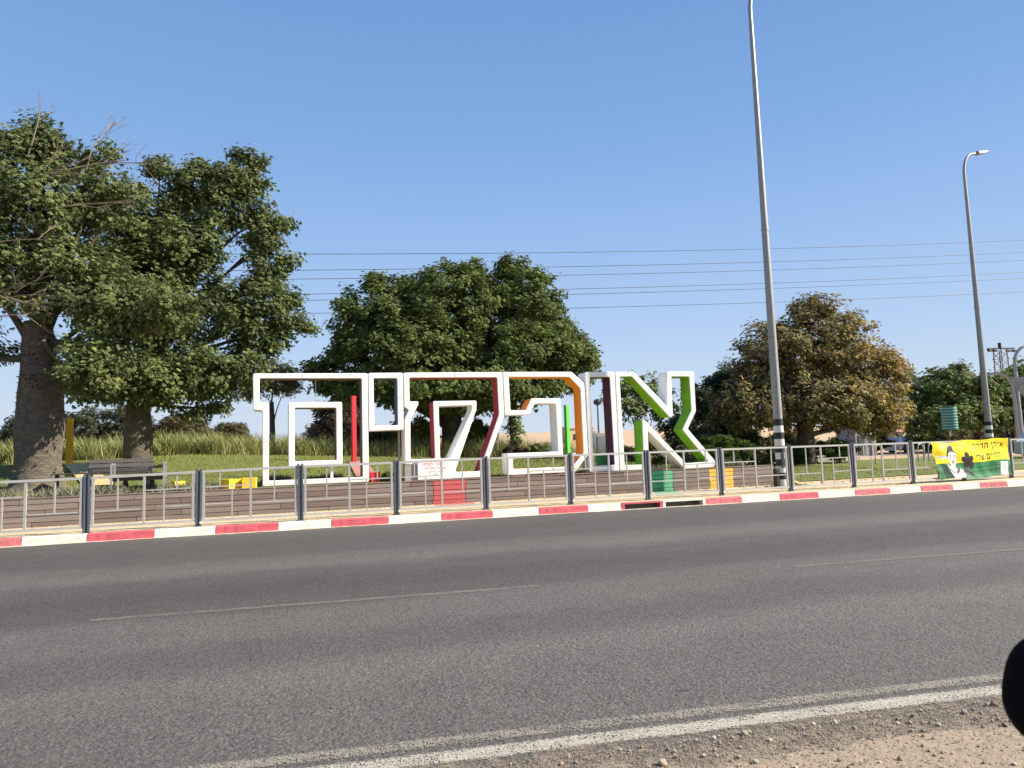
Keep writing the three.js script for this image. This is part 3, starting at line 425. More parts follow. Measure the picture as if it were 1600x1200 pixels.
// lobes: [x, y, z, rx, ry, rz]; foliage gathers in clumps near the skin of the lobes, on twigs that reach back to the limbs
function tree(o) {
  const R = rng(o.seed), T = thing(o.name || 'tree', o.label, o.category || 'tree', [0, 0, 0], 0, o.group), gauss = () => (R() + R() + R() - 1.5) * 1.1;
  const [bx, bz] = o.base, by = o.y ?? land(bx, bz) - .08, prof = o.trunk; // [[height, radius, dx, dz], ...]
  const lp = prof.map(([h, r, dx = 0, dz = 0]) => V3(bx + dx, by + h, bz + dz)), top = lp[lp.length - 1], rTop = prof[prof.length - 1][1];
  { // trunk
    const g = tube(lp.length > 2 ? new THREE.CatmullRomCurve3(lp).getPoints(22) : lp, lp.length > 2 ? (() => { const rs = [], n = 22; for (let i = 0; i <= n; i++) { const t = i / n * (prof.length - 1), k = Math.min(Math.floor(t), prof.length - 2); rs.push(lerp(prof[k][1], prof[k + 1][1], sstep(0, 1, t - k) * .5 + (t - k) * .5)); } return rs; })() : prof.map((p) => p[1]), o.sides || 20, o.uvk || 1);
    if (o.rough) { const p = g.attributes.position, n = noise2(o.seed + 5, 64); for (let i = 0; i < p.count; i++) { const x = p.getX(i) - bx, z = p.getZ(i) - bz, a = Math.atan2(z, x), k = 1 + o.rough * (n(Math.cos(a) * 4 + 20, p.getY(i) * 3 + Math.sin(a) * 4 + 20) - .5); p.setX(i, bx + x * k); p.setZ(i, bz + z * k); } g.computeVertexNormals(); }
    part('trunk', g, o.bark || M.barkBrown, T);
  }
  const limbs = [], nodes = [];
  o.lobes.forEach((L, li) => {
    const c = V3(L[0], L[1] - L[4] * .25, L[2]), s = lp[Math.max(0, lp.length - 1 - (li % 2))], mid = V3(lerp(s.x, c.x, .35) + gauss() * .3, lerp(s.y, c.y, .62), lerp(s.z, c.z, .35) + gauss() * .3), pts = bez(s, mid, c, 7), r0 = rTop * (.34 + .2 * R()) * Math.min(1, .5 + L[3] / 3), rs = pts.map((_, i) => lerp(r0, r0 * .22, i / 7));
    limbs.push(tube(pts, rs, 7)); pts.forEach((p, i) => i > 1 && nodes.push([p, rs[i], li]));
  });
  const clumps = []; const areas = o.lobes.map((L) => L[3] * L[4] + L[4] * L[5] + L[3] * L[5]), total = areas.reduce((a, b) => a + b, 0);
  o.lobes.forEach((L, li) => {
    const n = Math.max(4, Math.round(o.clumps * areas[li] / total));
    for (let i = 0; i < n; i++) {
      const u = R() * 2 - 1, a = R() * 6.2832, s = Math.sqrt(1 - u * u), rad = Math.pow(R(), o.fill ?? .30) * (1 + .10 * gauss()), dir = V3(s * Math.cos(a), u, s * Math.sin(a)), p = V3(L[0] + dir.x * L[3] * rad, L[1] + dir.y * L[4] * rad, L[2] + dir.z * L[5] * rad);
      let deep = false; for (const [lj, K] of o.lobes.entries()) if (lj !== li) { const q = Math.hypot((p.x - K[0]) / K[3], (p.y - K[1]) / K[4], (p.z - K[2]) / K[5]); if (q < .62) deep = true; } if (deep && R() < .6) continue;
      if (o.keep && !o.keep(p)) continue;
      clumps.push([p, dir, .55 + R() * .8, li, .72 + R() * .56]);
    }
  });
  for (const [p, , , li] of clumps) { // twigs
    if (R() > (o.twigs ?? .5)) continue; let best = null, bd = 1e9; for (const nd of nodes) { const d = nd[0].distanceToSquared(p) * (nd[2] === li ? 1 : 1.6); if (d < bd) { bd = d; best = nd; } }
    const mid = best[0].clone().lerp(p, .5).add(V3(gauss() * .15, .12 + gauss() * .1, gauss() * .15)), r = Math.min(best[1] * .5, .012 + .012 * Math.sqrt(bd)); limbs.push(tube(bez(best[0], mid, p, 3), [r, r * .8, r * .55, r * .25], 4));
  }
  part('limbs', merge(limbs), o.limbBark || o.bark || M.barkBrown, T);
  const per = Math.round(o.leaves / Math.max(1, clumps.length)), q = new THREE.Quaternion(), q2 = new THREE.Quaternion(), up = V3(0, 1, 0), S = o.spread || .34;
  const im = scatter('crown', LEAF[o.leaf || 'palm'], o.leafMat || M.leaf, clumps.length * per, (i, put) => {
    const [p, dir, w, , tone] = clumps[Math.floor(i / per)]; if (i % per > per * w) return; const x = p.x + gauss() * S, y = p.y + gauss() * S * .75, z = p.z + gauss() * S;
    const nrm = V3(dir.x * .55 + gauss() * .55, dir.y * .5 + .55 + gauss() * .35, dir.z * .55 + gauss() * .55).normalize(); q.setFromUnitVectors(up, nrm); q2.setFromAxisAngle(up, R() * 6.2832); q.multiply(q2);
    const c = o.palette(R, x, y, z), k = (.75 + R() * .5) * tone; put(V3(x, y, z), q, o.size * (.65 + R() * .65), [c[0] * k, c[1] * k, c[2] * k]);
  }, T);
  im.userData.kind = 'stuff';
  return { T, clumps, R };
}
const green = (R) => R() < .12 ? [.24, .245, .085] : R() < .5 ? [.175, .21, .07] : [.13, .168, .058];
const deepGreen = (R) => R() < .1 ? [.26, .27, .065] : R() < .5 ? [.165, .21, .052] : [.12, .165, .046];
const z2 = (L, k = 1) => L.map(([x, y, z, rx, ry]) => [x, y, z, rx, ry, Math.max(.4, (rx * .6 + ry * .4) * k)]);
{ // bottle-trunked pair at the left
  const { T } = tree({ seed: 401, name: 'bottle_tree', label: 'bottle tree with a thick thorny grey trunk, nearest the left edge', base: [-5.68, -19.5], bark: M.barkGrey, limbBark: M.barkGrey, rough: .06, sides: 28, uvk: 2,
    trunk: [[0, .80], [.22, .57], [.7, .47], [1.5, .52], [2.3, .47], [3.2, .37, -.06], [4.1, .30, -.1]],
    lobes: z2([[-5.9, 7.9, -19.5, 1.35, 1.7], [-6.9, 6.0, -19.6, 1.5, 1.5], [-5.15, 5.75, -19.3, 1.2, 1.15], [-4.75, 8.0, -19.7, 1.0, 1.0], [-7.7, 7.8, -19.5, 1.4, 1.7], [-7.5, 4.1, -19.9, 1.0, .8], [-6.0, 9.2, -19.6, .7, .7], [-4.1, 5.2, -18.9, 1.1, 1.0], [-4.3, 3.95, -18.9, .9, .6], [-2.9, 5.0, -18.6, .9, .7], [-4.45, 3.35, -18.5, .8, .5], [-5.75, 9.64, -19.5, .22, .25], [-5.9, 9.21, -19.5, .35, .3], [-4.28, 9.21, -19.5, .2, .2], [-4.63, 8.84, -19.5, .3, .3], [-6.51, 9.15, -19.5, .3, .2], [-5.27, 9.11, -19.5, .3, .2], [-3.83, 8.16, -19.5, .4, .3]], 1.1),
    clumps: 960, leaves: 44000, size: .09, spread: .27, fill: .45, palette: green, twigs: .7 });
  { const R = rng(402), gs = []; for (let i = 0; i < 520; i++) { const a = R() * 6.28, h = .3 + R() * 3.5, r = [.55, .47, .505, .48, .41, .335][Math.min(5, Math.floor(h / .7))] - .01, s = .02 + R() * .04, c = new THREE.ConeGeometry(s * .6, s * 2, 5); c.rotateZ(-Math.PI / 2); c.rotateY(-a); c.translate(-5.68 - (h > 2.6 ? (h - 2.6) * .06 : 0) + Math.cos(a) * r, land(-5.68, -19.5) - .08 + h, -19.5 + Math.sin(a) * r); gs.push(c); } const th = part('thorns', merge(gs), M.barkGrey, T); th.userData.kind = 'stuff'; }
  { // bare pale branches poking out of the crown
    const R = rng(403), gs = []; const grow = (p, d, len, r, lv) => { const e = p.clone().addScaledVector(d, len), m = p.clone().lerp(e, .5).add(V3((R() - .5) * len * .2, (R() - .3) * len * .15, (R() - .5) * len * .2)); gs.push(tube(bez(p, m, e, 3), [r, r * .85, r * .65, r * .4], 4)); if (lv > 0) for (let i = 0; i < 3; i++) { const t = .35 + R() * .65, q = p.clone().lerp(e, t), nd = d.clone().add(V3((R() - .5) * 1.5, (R() - .5) * 1.1, (R() - .5) * 1.2)).normalize(); grow(q, nd, len * (.4 + R() * .3), r * .55, lv - 1); } };
    for (const [p, d, l, r] of [[[-6.6, 5.3, -18.6], [.75, -.25, .2], 1.5, .03], [[-6.9, 5.1, -18.6], [.9, .1, .25], 1.3, .025], [[-5.9, 8.6, -18.8], [.2, 1, 0], 1.3, .022], [[-6.5, 8.9, -18.8], [-.7, .6, .1], 1.3, .026], [[-5.3, 8.2, -18.7], [.95, .25, .1], 1.9, .032], [[-6.2, 7.4, -18.4], [.8, .5, .2], 1.6, .028], [[-6.6, 7.6, -18.4], [-.5, .6, .2], 1.5, .026], [[-5.4, 7.2, -18.4], [.9, .15, .1], 1.6, .026], [[-6.3, 6.3, -18.2], [.85, .05, .2], 1.3, .02], [[-7, 5.6, -18.5], [.6, -.35, .3], 1.3, .022], [[-6.5, 4.6, -18.5], [.8, .05, .3], 1.4, .022], [[-4.7, 8.4, -18.9], [.35, .9, 0], 1.6, .022], [[-7.3, 8.6, -19], [.3, .9, .1], 1.5, .024]]) grow(V3(...p), V3(...d).normalize(), l * .85, r * .7, 3);
    part('bare_branches', merge(gs), M.twig, T);
  }
  tree({ seed: 411, name: 'bottle_tree', label: 'broad bottle tree with a swollen trunk behind the benches', base: [-4.2, -23], bark: M.barkGrey, limbBark: M.barkBrown, rough: .05, sides: 24, uvk: 2,
    trunk: [[0, .46], [.25, .36], [.9, .39], [1.5, .36], [2.1, .30], [2.9, .27, .05]],
    lobes: z2([[-3.7, 6.1, -23, 2.1, 1.9], [-2.2, 9.0, -23, .95, .95], [-4.4, 8.2, -23, 1.5, 1.35], [-1.2, 5.85, -23, 1.25, 1.15], [-2.3, 3.95, -22.8, 1.75, .85], [-5.3, 3.75, -22.8, 1.35, .75], [-.8, 8.1, -23, .62, .7], [-3.7, 3.6, -22.2, 1.6, .75], [-.75, 7.0, -23, .65, .6], [-3.0, 7.6, -22.7, 1.2, 1.0], [-.35, 5.2, -23, .5, .5], [-1.5, 9.9, -23, .45, .4], [-.95, 10.55, -23, .4, .3], [-1.4, 10.75, -23, .3, .3], [-1.75, 9.9, -23, .85, .65], [-3.0, 9.6, -23, .9, .7], [-1.0, 8.9, -23, .6, .5], [-.1, 7.5, -23, .4, .3], [-.22, 8.7, -23, .4, .25], [-.99, 9.89, -23, .35, .35], [-.65, 7.95, -23, .4, .35], [-.03, 6.23, -23, .45, .35], [.25, 5.52, -23, .4, .25], [.58, 5.33, -23, .2, .12], [-.9, 4.6, -23, .55, .45], [-2.06, 2.9, -23, .5, .2], [-2.77, 2.7, -23, .4, .15], [-2.67, 10.3, -23, .35, .3], [-3.74, 10.2, -23, .4, .35]], 1.05),
    clumps: 1500, leaves: 70000, size: .095, spread: .27, fill: .45, palette: green, twigs: .7 });
}
tree({ seed: 421, name: 'shade_tree', label: 'dense dark green round-crowned tree behind the middle letters', base: [6.9, -31], bark: M.barkBrown, rough: .12, y: .5, trunk: [[0, .62], [.6, .50], [1.8, .45], [3.3, .45, .05]],
  lobes: z2([[3.67, 7.28, -31.00, 1.95, 1.72], [6.77, 7.97, -30.77, 2.53, 1.84], [10.22, 8.08, -31.00, 2.01, 1.78], [5.05, 5.55, -30.31, 3.21, 1.49], [9.76, 5.55, -30.31, 3.21, 1.61], [2.01, 4.87, -31.00, 1.21, 0.92], [12.63, 5.44, -31.00, 1.32, 1.61], [6.89, 4.06, -30.08, 4.82, 1.03], [7.81, 9.63, -31.00, 0.86, 0.63], [9.93, 9.86, -31.00, 0.86, 0.57], [11.71, 6.93, -31.00, 1.03, 0.92], [2.41, 6.01, -31.00, 0.92, 0.80], [11.25, 7.85, -31.00, 0.92, 0.92], [5.28, 8.65, -31.00, 0.92, 0.69], [8.7, 8.7, -31, 1.0, .85], [6.0, 8.6, -31, .9, .7], [7.85, 9.75, -31, .5, .4], [9.95, 9.8, -31, .5, .4], [11.9, 8.2, -31, .5, .4], [13.8, 5.6, -31, .5, .5], [.95, 5.1, -31, .5, .3], [2.4, 7.7, -31, .5, .4], [12.6, 6.9, -31, .5, .5], [3.6, 8.9, -31, .55, .4], [11.2, 9.2, -31, .5, .5]], 1.0),
  clumps: 1900, leaves: 104000, size: .135, spread: .33, palette: deepGreen, twigs: .3, keep: (p) => p.y > 2.85 });
tree({ seed: 431, name: 'autumn_tree', label: 'rusty brown and green tree with thinning leaves behind the striped lamp post', base: [25.0, -30], bark: M.barkBrown, rough: .1, trunk: [[0, .55], [.5, .46], [1.5, .42], [2.2, .38]],
  lobes: z2([[26.2, 6.5, -30, 2.7, 2.3], [23.3, 5.5, -30, 2.3, 2.0], [29.0, 4.7, -30, 2.3, 2.1], [25.2, 3.2, -29.6, 4.3, 1.5], [21.6, 3.0, -30, 2.1, 1.5], [29.7, 2.6, -30, 1.9, 1.3], [26.0, 8.2, -30, 1.1, .8], [30.6, 5.4, -30, .9, .9]], .95),
  clumps: 1250, leaves: 40000, size: .16, spread: .36, leaf: 'simple', twigs: .9, fill: .38, limbBark: M.twigGrey, keep: (p) => p.y > (p.x > 26.5 && p.x < 31 ? 1.7 : 2.0) + .25 * Math.sin(p.x * 2.3),
  palette: (R, x, y) => { const t = R(), warm = sstep(24.5, 30, x + (R() - .5) * 3); return t < .30 - .14 * warm ? [.21, .14, .085] : t < .42 + .2 * warm ? [.44, .29, .065] : t < .74 ? [.27, .235, .075] : [.155, .165, .06]; } });
tree({ seed: 441, name: 'background_tree', label: 'wide dark green tree at the far right behind the banner', base: [54, -45], trunk: [[0, .5], [1.2, .4], [2.2, .35]], rough: .1,
  lobes: z2([[52.4, 5.0, -45, 4.4, 2.4], [57.8, 4.3, -45, 4.2, 2.4], [50.8, 2.7, -44, 4.6, 2.0], [56.4, 2.0, -44, 5.0, 1.9], [62.3, 5.4, -45, 3.8, 2.6], [61.5, 2.6, -45, 4, 2.2]], .8), clumps: 900, leaves: 42000, size: .28, spread: .5, leaf: 'simple', palette: deepGreen, twigs: .3 });
tree({ seed: 445, name: 'background_tree', label: 'dark leafy tree at the left foot of the rusty tree', base: [25.4, -38], trunk: [[0, .25], [1.5, .2], [2.4, .16]], lobes: z2([[25, 3.3, -38, 1.9, 1.9], [26.3, 5.0, -38, 1.5, 1.2], [24.0, 4.2, -38, 1.0, 1.0]]), clumps: 260, leaves: 12000, size: .2, spread: .36, leaf: 'simple', palette: (R) => R() < .4 ? [.07, .095, .04] : [.05, .07, .03], twigs: .5 });
tree({ seed: 451, name: 'pod_tree', label: 'small sparse tree with hanging pods seen through the square letter', base: [-.75, -34], trunk: [[0, .16], [1.6, .12, .02], [2.9, .10, -.02]], y: 1.0, lobes: z2([[-.9, 5.1, -34, 1.15, .75], [-.05, 4.75, -34, .65, .5], [-1.7, 4.6, -34, .6, .5]]), clumps: 130, leaves: 3400, size: .13, spread: .3, leaf: 'fine', palette: (R) => R() < .4 ? [.27, .21, .10] : [.21, .24, .085], twigs: .9 });
tree({ seed: 455, name: 'olive_tree', label: 'grey brown bushy tree behind the grass, right of the square frame', base: [2.7, -40], y: .6, trunk: [[0, .22], [1.2, .16], [2, .12]], lobes: z2([[2.5, 3.4, -40, 1.25, 1.25], [3.2, 4.3, -40, .9, .9], [1.8, 2.5, -40, .9, .8], [3.4, 2.7, -40, 1, .9]]), clumps: 260, leaves: 11000, size: .15, spread: .3, leaf: 'fine', palette: (R) => R() < .5 ? [.115, .10, .062] : [.085, .085, .045], twigs: .5 });
tree({ seed: 459, name: 'young_tree', label: 'slender young tree seen under the hooked arm of the orange letter', base: [9.05, -29], trunk: [[0, .085], [.9, .075, .02], [2.2, .06, -.05]], lobes: z2([[9.1, 2.7, -29, .42, .5], [9.3, 2.0, -29, .3, .4], [8.9, 3.4, -29, .5, .4]]), clumps: 50, leaves: 900, size: .12, spread: .2, leaf: 'simple', palette: deepGreen, twigs: 1 });
tree({ seed: 463, name: 'sparse_tree', label: 'thin-branched sparse tree seen through the green letter', base: [17.2, -32], trunk: [[0, .10], [1.2, .08, -.1], [2.2, .07, -.2]], lobes: z2([[16.3, 3.5, -32, 1.3, 1.0], [17.0, 4.4, -32, 1.1, .7], [15.6, 4.3, -32, .8, .5], [17.8, 3.6, -32, .9, .9]]), clumps: 110, leaves: 2600, size: .17, spread: .26, leaf: 'simple', palette: green, twigs: 1, limbBark: M.twig });
for (const [k, [x, y, z, rx, ry, lab, pal]] of [[-14.3, 4.3, -60, 2.6, 1.3, 'grey green far tree between the two bottle trees', 0], [-11.6, 4.3, -60, 1.8, 1.3, 'grey green far tree just left of the swollen trunk', 0], [-7.9, 3.9, -60, 2.0, .9, 'brownish far tree just right of the swollen trunk', 1], [-18.0, 4.2, -60, 1.7, 1.1, 'grey green far tree behind the thorny trunk', 0], [-4.6, 3.6, -62, 1.4, .7, 'low brownish far tree above the hedge, left of the square letter', 1], [-21.0, 3.2, -60, 1.6, .8, 'grey green far tree beside the left edge', 0]].entries())
  tree({ seed: 470 + k, name: 'far_tree', label: lab, base: [x, z], y: .2, trunk: [[0, .2], [1.5, .16], [2.6, .12]], lobes: z2([[x, y, z, rx, ry], [x - rx * .4, y - ry * .7, z, rx * .8, ry * .7], [x + rx * .5, y - ry * .8, z, rx * .7, ry * .7]]), clumps: 150, leaves: 5200, size: .24, spread: .36, leaf: 'fine', palette: pal ? (R) => R() < .5 ? [.17, .125, .06] : [.12, .115, .055] : (R) => R() < .4 ? [.10, .105, .06] : [.075, .085, .045], twigs: .4, group: 'trees far beyond the bank' });

// ---------------------------------------------------------------- shrubs
function shrub(seed, name, label, x, z, rx, ry, n, size, leaf, palette, group, y) { // many stems fanned from the root, leaves along them
  const R = rng(seed), T = thing(name, label, 'shrub', [x, y ?? land(x, z), z], 0, group), gs = [], tips = []; const S = Math.max(10, Math.round(14 * rx));
  for (let i = 0; i < S; i++) { const a = R() * 6.28, o = Math.sqrt(R()), e = V3(Math.cos(a) * rx * o, ry * (2 - .9 * o * o) * (.7 + R() * .4), Math.sin(a) * rx * o * .8), m = V3(e.x * .3, e.y * .6, e.z * .3), b = V3(Math.cos(a) * rx * .12, -.03, Math.sin(a) * rx * .12), pts = bez(b, m, e, 4); gs.push(tube(pts, [.018, .015, .012, .008, .004], 4)); tips.push(pts); }
  part('stems', merge(gs), M.barkBrown, T); const q = new THREE.Quaternion(), up = V3(0, 1, 0);
  const fo = scatter('foliage', LEAF[leaf], M.leaf, n, (i, put) => { const pts = tips[Math.floor(R() * S)], t = 1 + Math.pow(R(), .6) * 2.99, k = Math.floor(t), p = pts[k].clone().lerp(pts[k + 1], t - k).add(V3((R() - .5) * .32 * rx, (R() - .5) * .25 * ry, (R() - .5) * .32 * rx)); if (p.y < 0) p.y = R() * .08; q.setFromUnitVectors(up, V3((R() - .5) * 1.6 + p.x / rx * .6, .5 + R() * .6, (R() - .5) * 1.6 + p.z / rx * .6).normalize()); q.multiply(new THREE.Quaternion().setFromAxisAngle(up, R() * 6.28)); const c = palette(R), v = .7 + R() * .6; put(p, q, size * (.7 + R() * .6), [c[0] * v, c[1] * v, c[2] * v]); }, T); fo.userData.kind = 'stuff'; return T;
}
const yellowGreen = (R) => R() < .35 ? [.26, .23, .035] : [.145, .17, .035], olive = (R) => R() < .4 ? [.14, .125, .06] : [.085, .105, .035], fresh = (R) => R() < .3 ? [.17, .19, .03] : [.085, .14, .03], greyGreen = (R) => R() < .35 ? [.26, .245, .17] : [.15, .165, .10], redBrown = (R) => R() < .4 ? [.12, .06, .035] : [.06, .065, .03];
shrub(501, 'shrub', 'yellow green bush seen inside the crimson letter, left of the dark trunk', 5.1, -30.5, 1.2, .95, 3600, .14, 'simple', yellowGreen);
shrub(502, 'shrub', 'yellow green bush seen inside the crimson letter, right of the dark trunk', 8.1, -30.5, 1.1, .95, 3400, .14, 'simple', yellowGreen);
shrub(503, 'shrub', 'olive bush behind the gap between the short letter and the wall', 3.2, -30.5, 1.3, .75, 3400, .13, 'simple', olive);
shrub(504, 'shrub', 'reddish dark shrub between the crimson and orange letters', 8.9, -28.3, .7, .35, 1500, .11, 'simple', redBrown);
shrub(505, 'shrub', 'dark shrub low behind the hooked arm of the orange letter', 10.2, -28.6, .7, .4, 1600, .11, 'simple', deepGreen);
shrub(506, 'shrub', 'bright green small tree-like shrub beside the right foot of the green letter', 16.7, -25.5, .9, .75, 3600, .13, 'fine', fresh);
shrub(507, 'shrub', 'bright green shrub in front of the rusty tree, left of the lamp post', 18.1, -26.2, 1.0, .75, 4000, .13, 'fine', fresh);
shrub(508, 'shrub', 'green shrub just left of the striped lamp post', 19.4, -26, .9, .6, 3000, .13, 'simple', olive);
shrub(509, 'shrub', 'dark shrub at the foot of the rusty tree trunk', 23.6, -29.4, .9, .5, 2600, .13, 'simple', olive);
shrub(510, 'shrub', 'green bush right of the rusty tree trunk', 26.6, -29.8, 1.2, .65, 3800, .13, 'simple', fresh);
shrub(511, 'shrub', 'bushy shrub seen through the bottom of the green letter', 10.9, -20.3, .75, .32, 2600, .09, 'simple', olive);
shrub(512, 'shrub', 'low shrub on the bank under the slanted leg of the green letter', 12.1, -19.8, .6, .28, 2000, .09, 'simple', greyGreen);
shrub(513, 'shrub', 'low grey green shrub behind the end of the wall, left one', 13.6, -19.4, .6, .24, 1900, .09, 'simple', greyGreen);
shrub(514, 'shrub', 'low grey green shrub behind the end of the wall, right one', 14.7, -19.8, .6, .24, 1900, .09, 'simple', olive);
shrub(515, 'shrub', 'dense dark green bush behind the right end of the letters', 21.2, -31, 1.7, 1.2, 5200, .16, 'simple', (R) => [.05, .06, .026]);
shrub(516, 'shrub', 'dark bush between the rusty tree and the small dark tree', 22.6, -33, 1.6, 1.1, 4600, .16, 'simple', (R) => [.05, .062, .028]);
shrub(517, 'shrub', 'small dark plant beside the red box', 2.35, -17.75, .22, .12, 300, .09, 'simple', deepGreen);
for (const [k, [x, z, rx, ry, l]] of [[19.3, -30, 1.3, .95, 'dark olive bush right behind the right foot of the green letter'], [17.2, -29, 1.1, .7, 'olive bush low behind the slanted leg of the green letter'], [24.4, -34, 1.6, 1.0, 'dark olive bush behind the trunk of the rusty tree, left side'], [27.6, -35, 1.7, .85, 'dark olive bush behind the trunk of the rusty tree, right side'], [20.6, -34.5, 1.6, 1.5, 'tall dark bush between the green letter and the lamp post'], [30.8, -37, 1.4, .6, 'low olive bush left of the stone kiosk']].entries()) shrub(540 + k, 'shrub', l, x, z, rx, ry, 3800, .16, 'simple', (R) => R() < .3 ? [.13, .115, .05] : [.075, .085, .035]);
for (const [k, [x, z, rx, ry, l]] of [[33.5, -44, 2.2, .7, 'low dark hedge bush behind the orange playground frame'], [37.6, -47, 2.4, .8, 'dark hedge bush left of the stone kiosk and behind it'], [46.2, -48, 2.4, .9, 'dark hedge bush right of the stone kiosk'], [49.4, -44, 2.2, .9, 'dark hedge bush under the green drum'], [40.5, -50, 2.4, 1.1, 'dark hedge bush behind the stone kiosk']].entries()) shrub(560 + k, 'shrub', l, x, z, rx, ry, 3600, .24, 'simple', (R) => R() < .3 ? [.13, .125, .05] : [.08, .095, .04]);
shrub(571, 'shrub', 'olive bush seen through the lower left opening of the green letter', 14.6, -28.6, 1.1, .55, 2600, .13, 'fine', olive);
shrub(572, 'shrub', 'yellow green bush seen behind the triangular gap of the green letter', 16.0, -29.4, 1.1, .75, 2800, .13, 'fine', yellowGreen);
{ // tall ornamental grass along the top of the bank
  const R = rng(521), q = new THREE.Quaternion(), e = new THREE.Euler(), clumps = []; for (let i = 0; i < 400; i++) { const x = i < 280 ? -12 + R() * 20 : 7 + R() * 12; clumps.push([x, wallZ(x) - 11.9 - R() * 2.2, .58 + R() * .45, R()]); }
  const im = scatter(numbered('tall_grass'), bladeGeo(3, .022, 1), M.blade, 54000, (i, put) => { const [cx, cz, h, tone] = clumps[Math.floor(R() * clumps.length)], a = R() * 6.28, r = Math.sqrt(R()) * .36, x = cx + Math.cos(a) * r, z = cz + Math.sin(a) * r; const hh = h * (.55 + R() * .65) * (x > 6 ? 1.1 : 1); e.set((R() - .2) * .55, R() * 6.28, (R() - .5) * .3); q.setFromEuler(e); const k = .6 + R() * .7, dry = R() < .16 + tone * .22; put(V3(x, land(cx, cz) - .05, z), q, V3(hh * 1.15, hh, hh), dry ? [.38 * k, .34 * k, .14 * k] : [.18 * k, .215 * k, .06 * k]); }, scene);
  im.userData = { kind: 'stuff', label: 'hedge of tall ornamental grass along the top of the lawn', category: 'grass' };
}
{ // silvery low planting along the top of the wall
  const R = rng(531), q = new THREE.Quaternion(), e = new THREE.Euler(), clumps = []; for (let i = 0; i < 64; i++) { const x = i < 34 ? -9 + R() * 5.9 : i < 44 ? -2.6 + R() * .9 : i < 56 ? -.4 + R() * 1.7 : 9.4 + R() * 3; clumps.push([x, wallZ(x) - (i >= 44 && i < 56 ? 2.3 + R() * .4 : .35 + R() * .75), .10 + R() * .12]); }
  const im = scatter(numbered('ground_cover'), bladeGeo(2, .10, .8), M.blade, 17000, (i, put) => { const [cx, cz, h] = clumps[Math.floor(R() * clumps.length)], a = R() * 6.28, r = Math.sqrt(R()) * .3, x = cx + Math.cos(a) * r, z = cz + Math.sin(a) * r; e.set((R() - .5) * 1.5, R() * 6.28, (R() - .5) * 1.3); q.setFromEuler(e); const hh = h * (.5 + R() * .7), k = .6 + R() * .7; put(V3(x, land(x, z) + R() * h * .6 - .01, z), q, V3(hh, hh, hh), R() < .45 ? [.22 * k, .21 * k, .13 * k] : [.12 * k, .125 * k, .07 * k]); }, scene);
  im.userData = { kind: 'stuff', label: 'silvery low planting along the top of the wall', category: 'ground cover' };
  const im2 = scatter(numbered('dry_litter'), bladeGeo(1, .35, .5), M.blade, 1400, (i, put) => { const g = () => (R() + R() + R() - 1.5) * .8, onW = R() < .55, x = onW ? 12.5 + g() * 1.1 : -8 + R() * 26, z = onW ? -15.85 + g() * .45 : wallZ(x) + .06 + R() * R() * .5; e.set(1.2 + R() * .6, R() * 6.28, 0); q.setFromEuler(e); const s = .03 + R() * .05, k = .6 + R() * .6; put(V3(x, .135 + (onW ? Math.max(0, .14 - Math.abs(x - 12.45) * .2) * R() : R() * .01), z), q, s, [.26 * k, .18 * k, .09 * k]); }, scene);
  im2.userData = { kind: 'stuff', label: 'dry leaf litter at the foot of the wall and lamp post', category: 'leaf litter' };
}
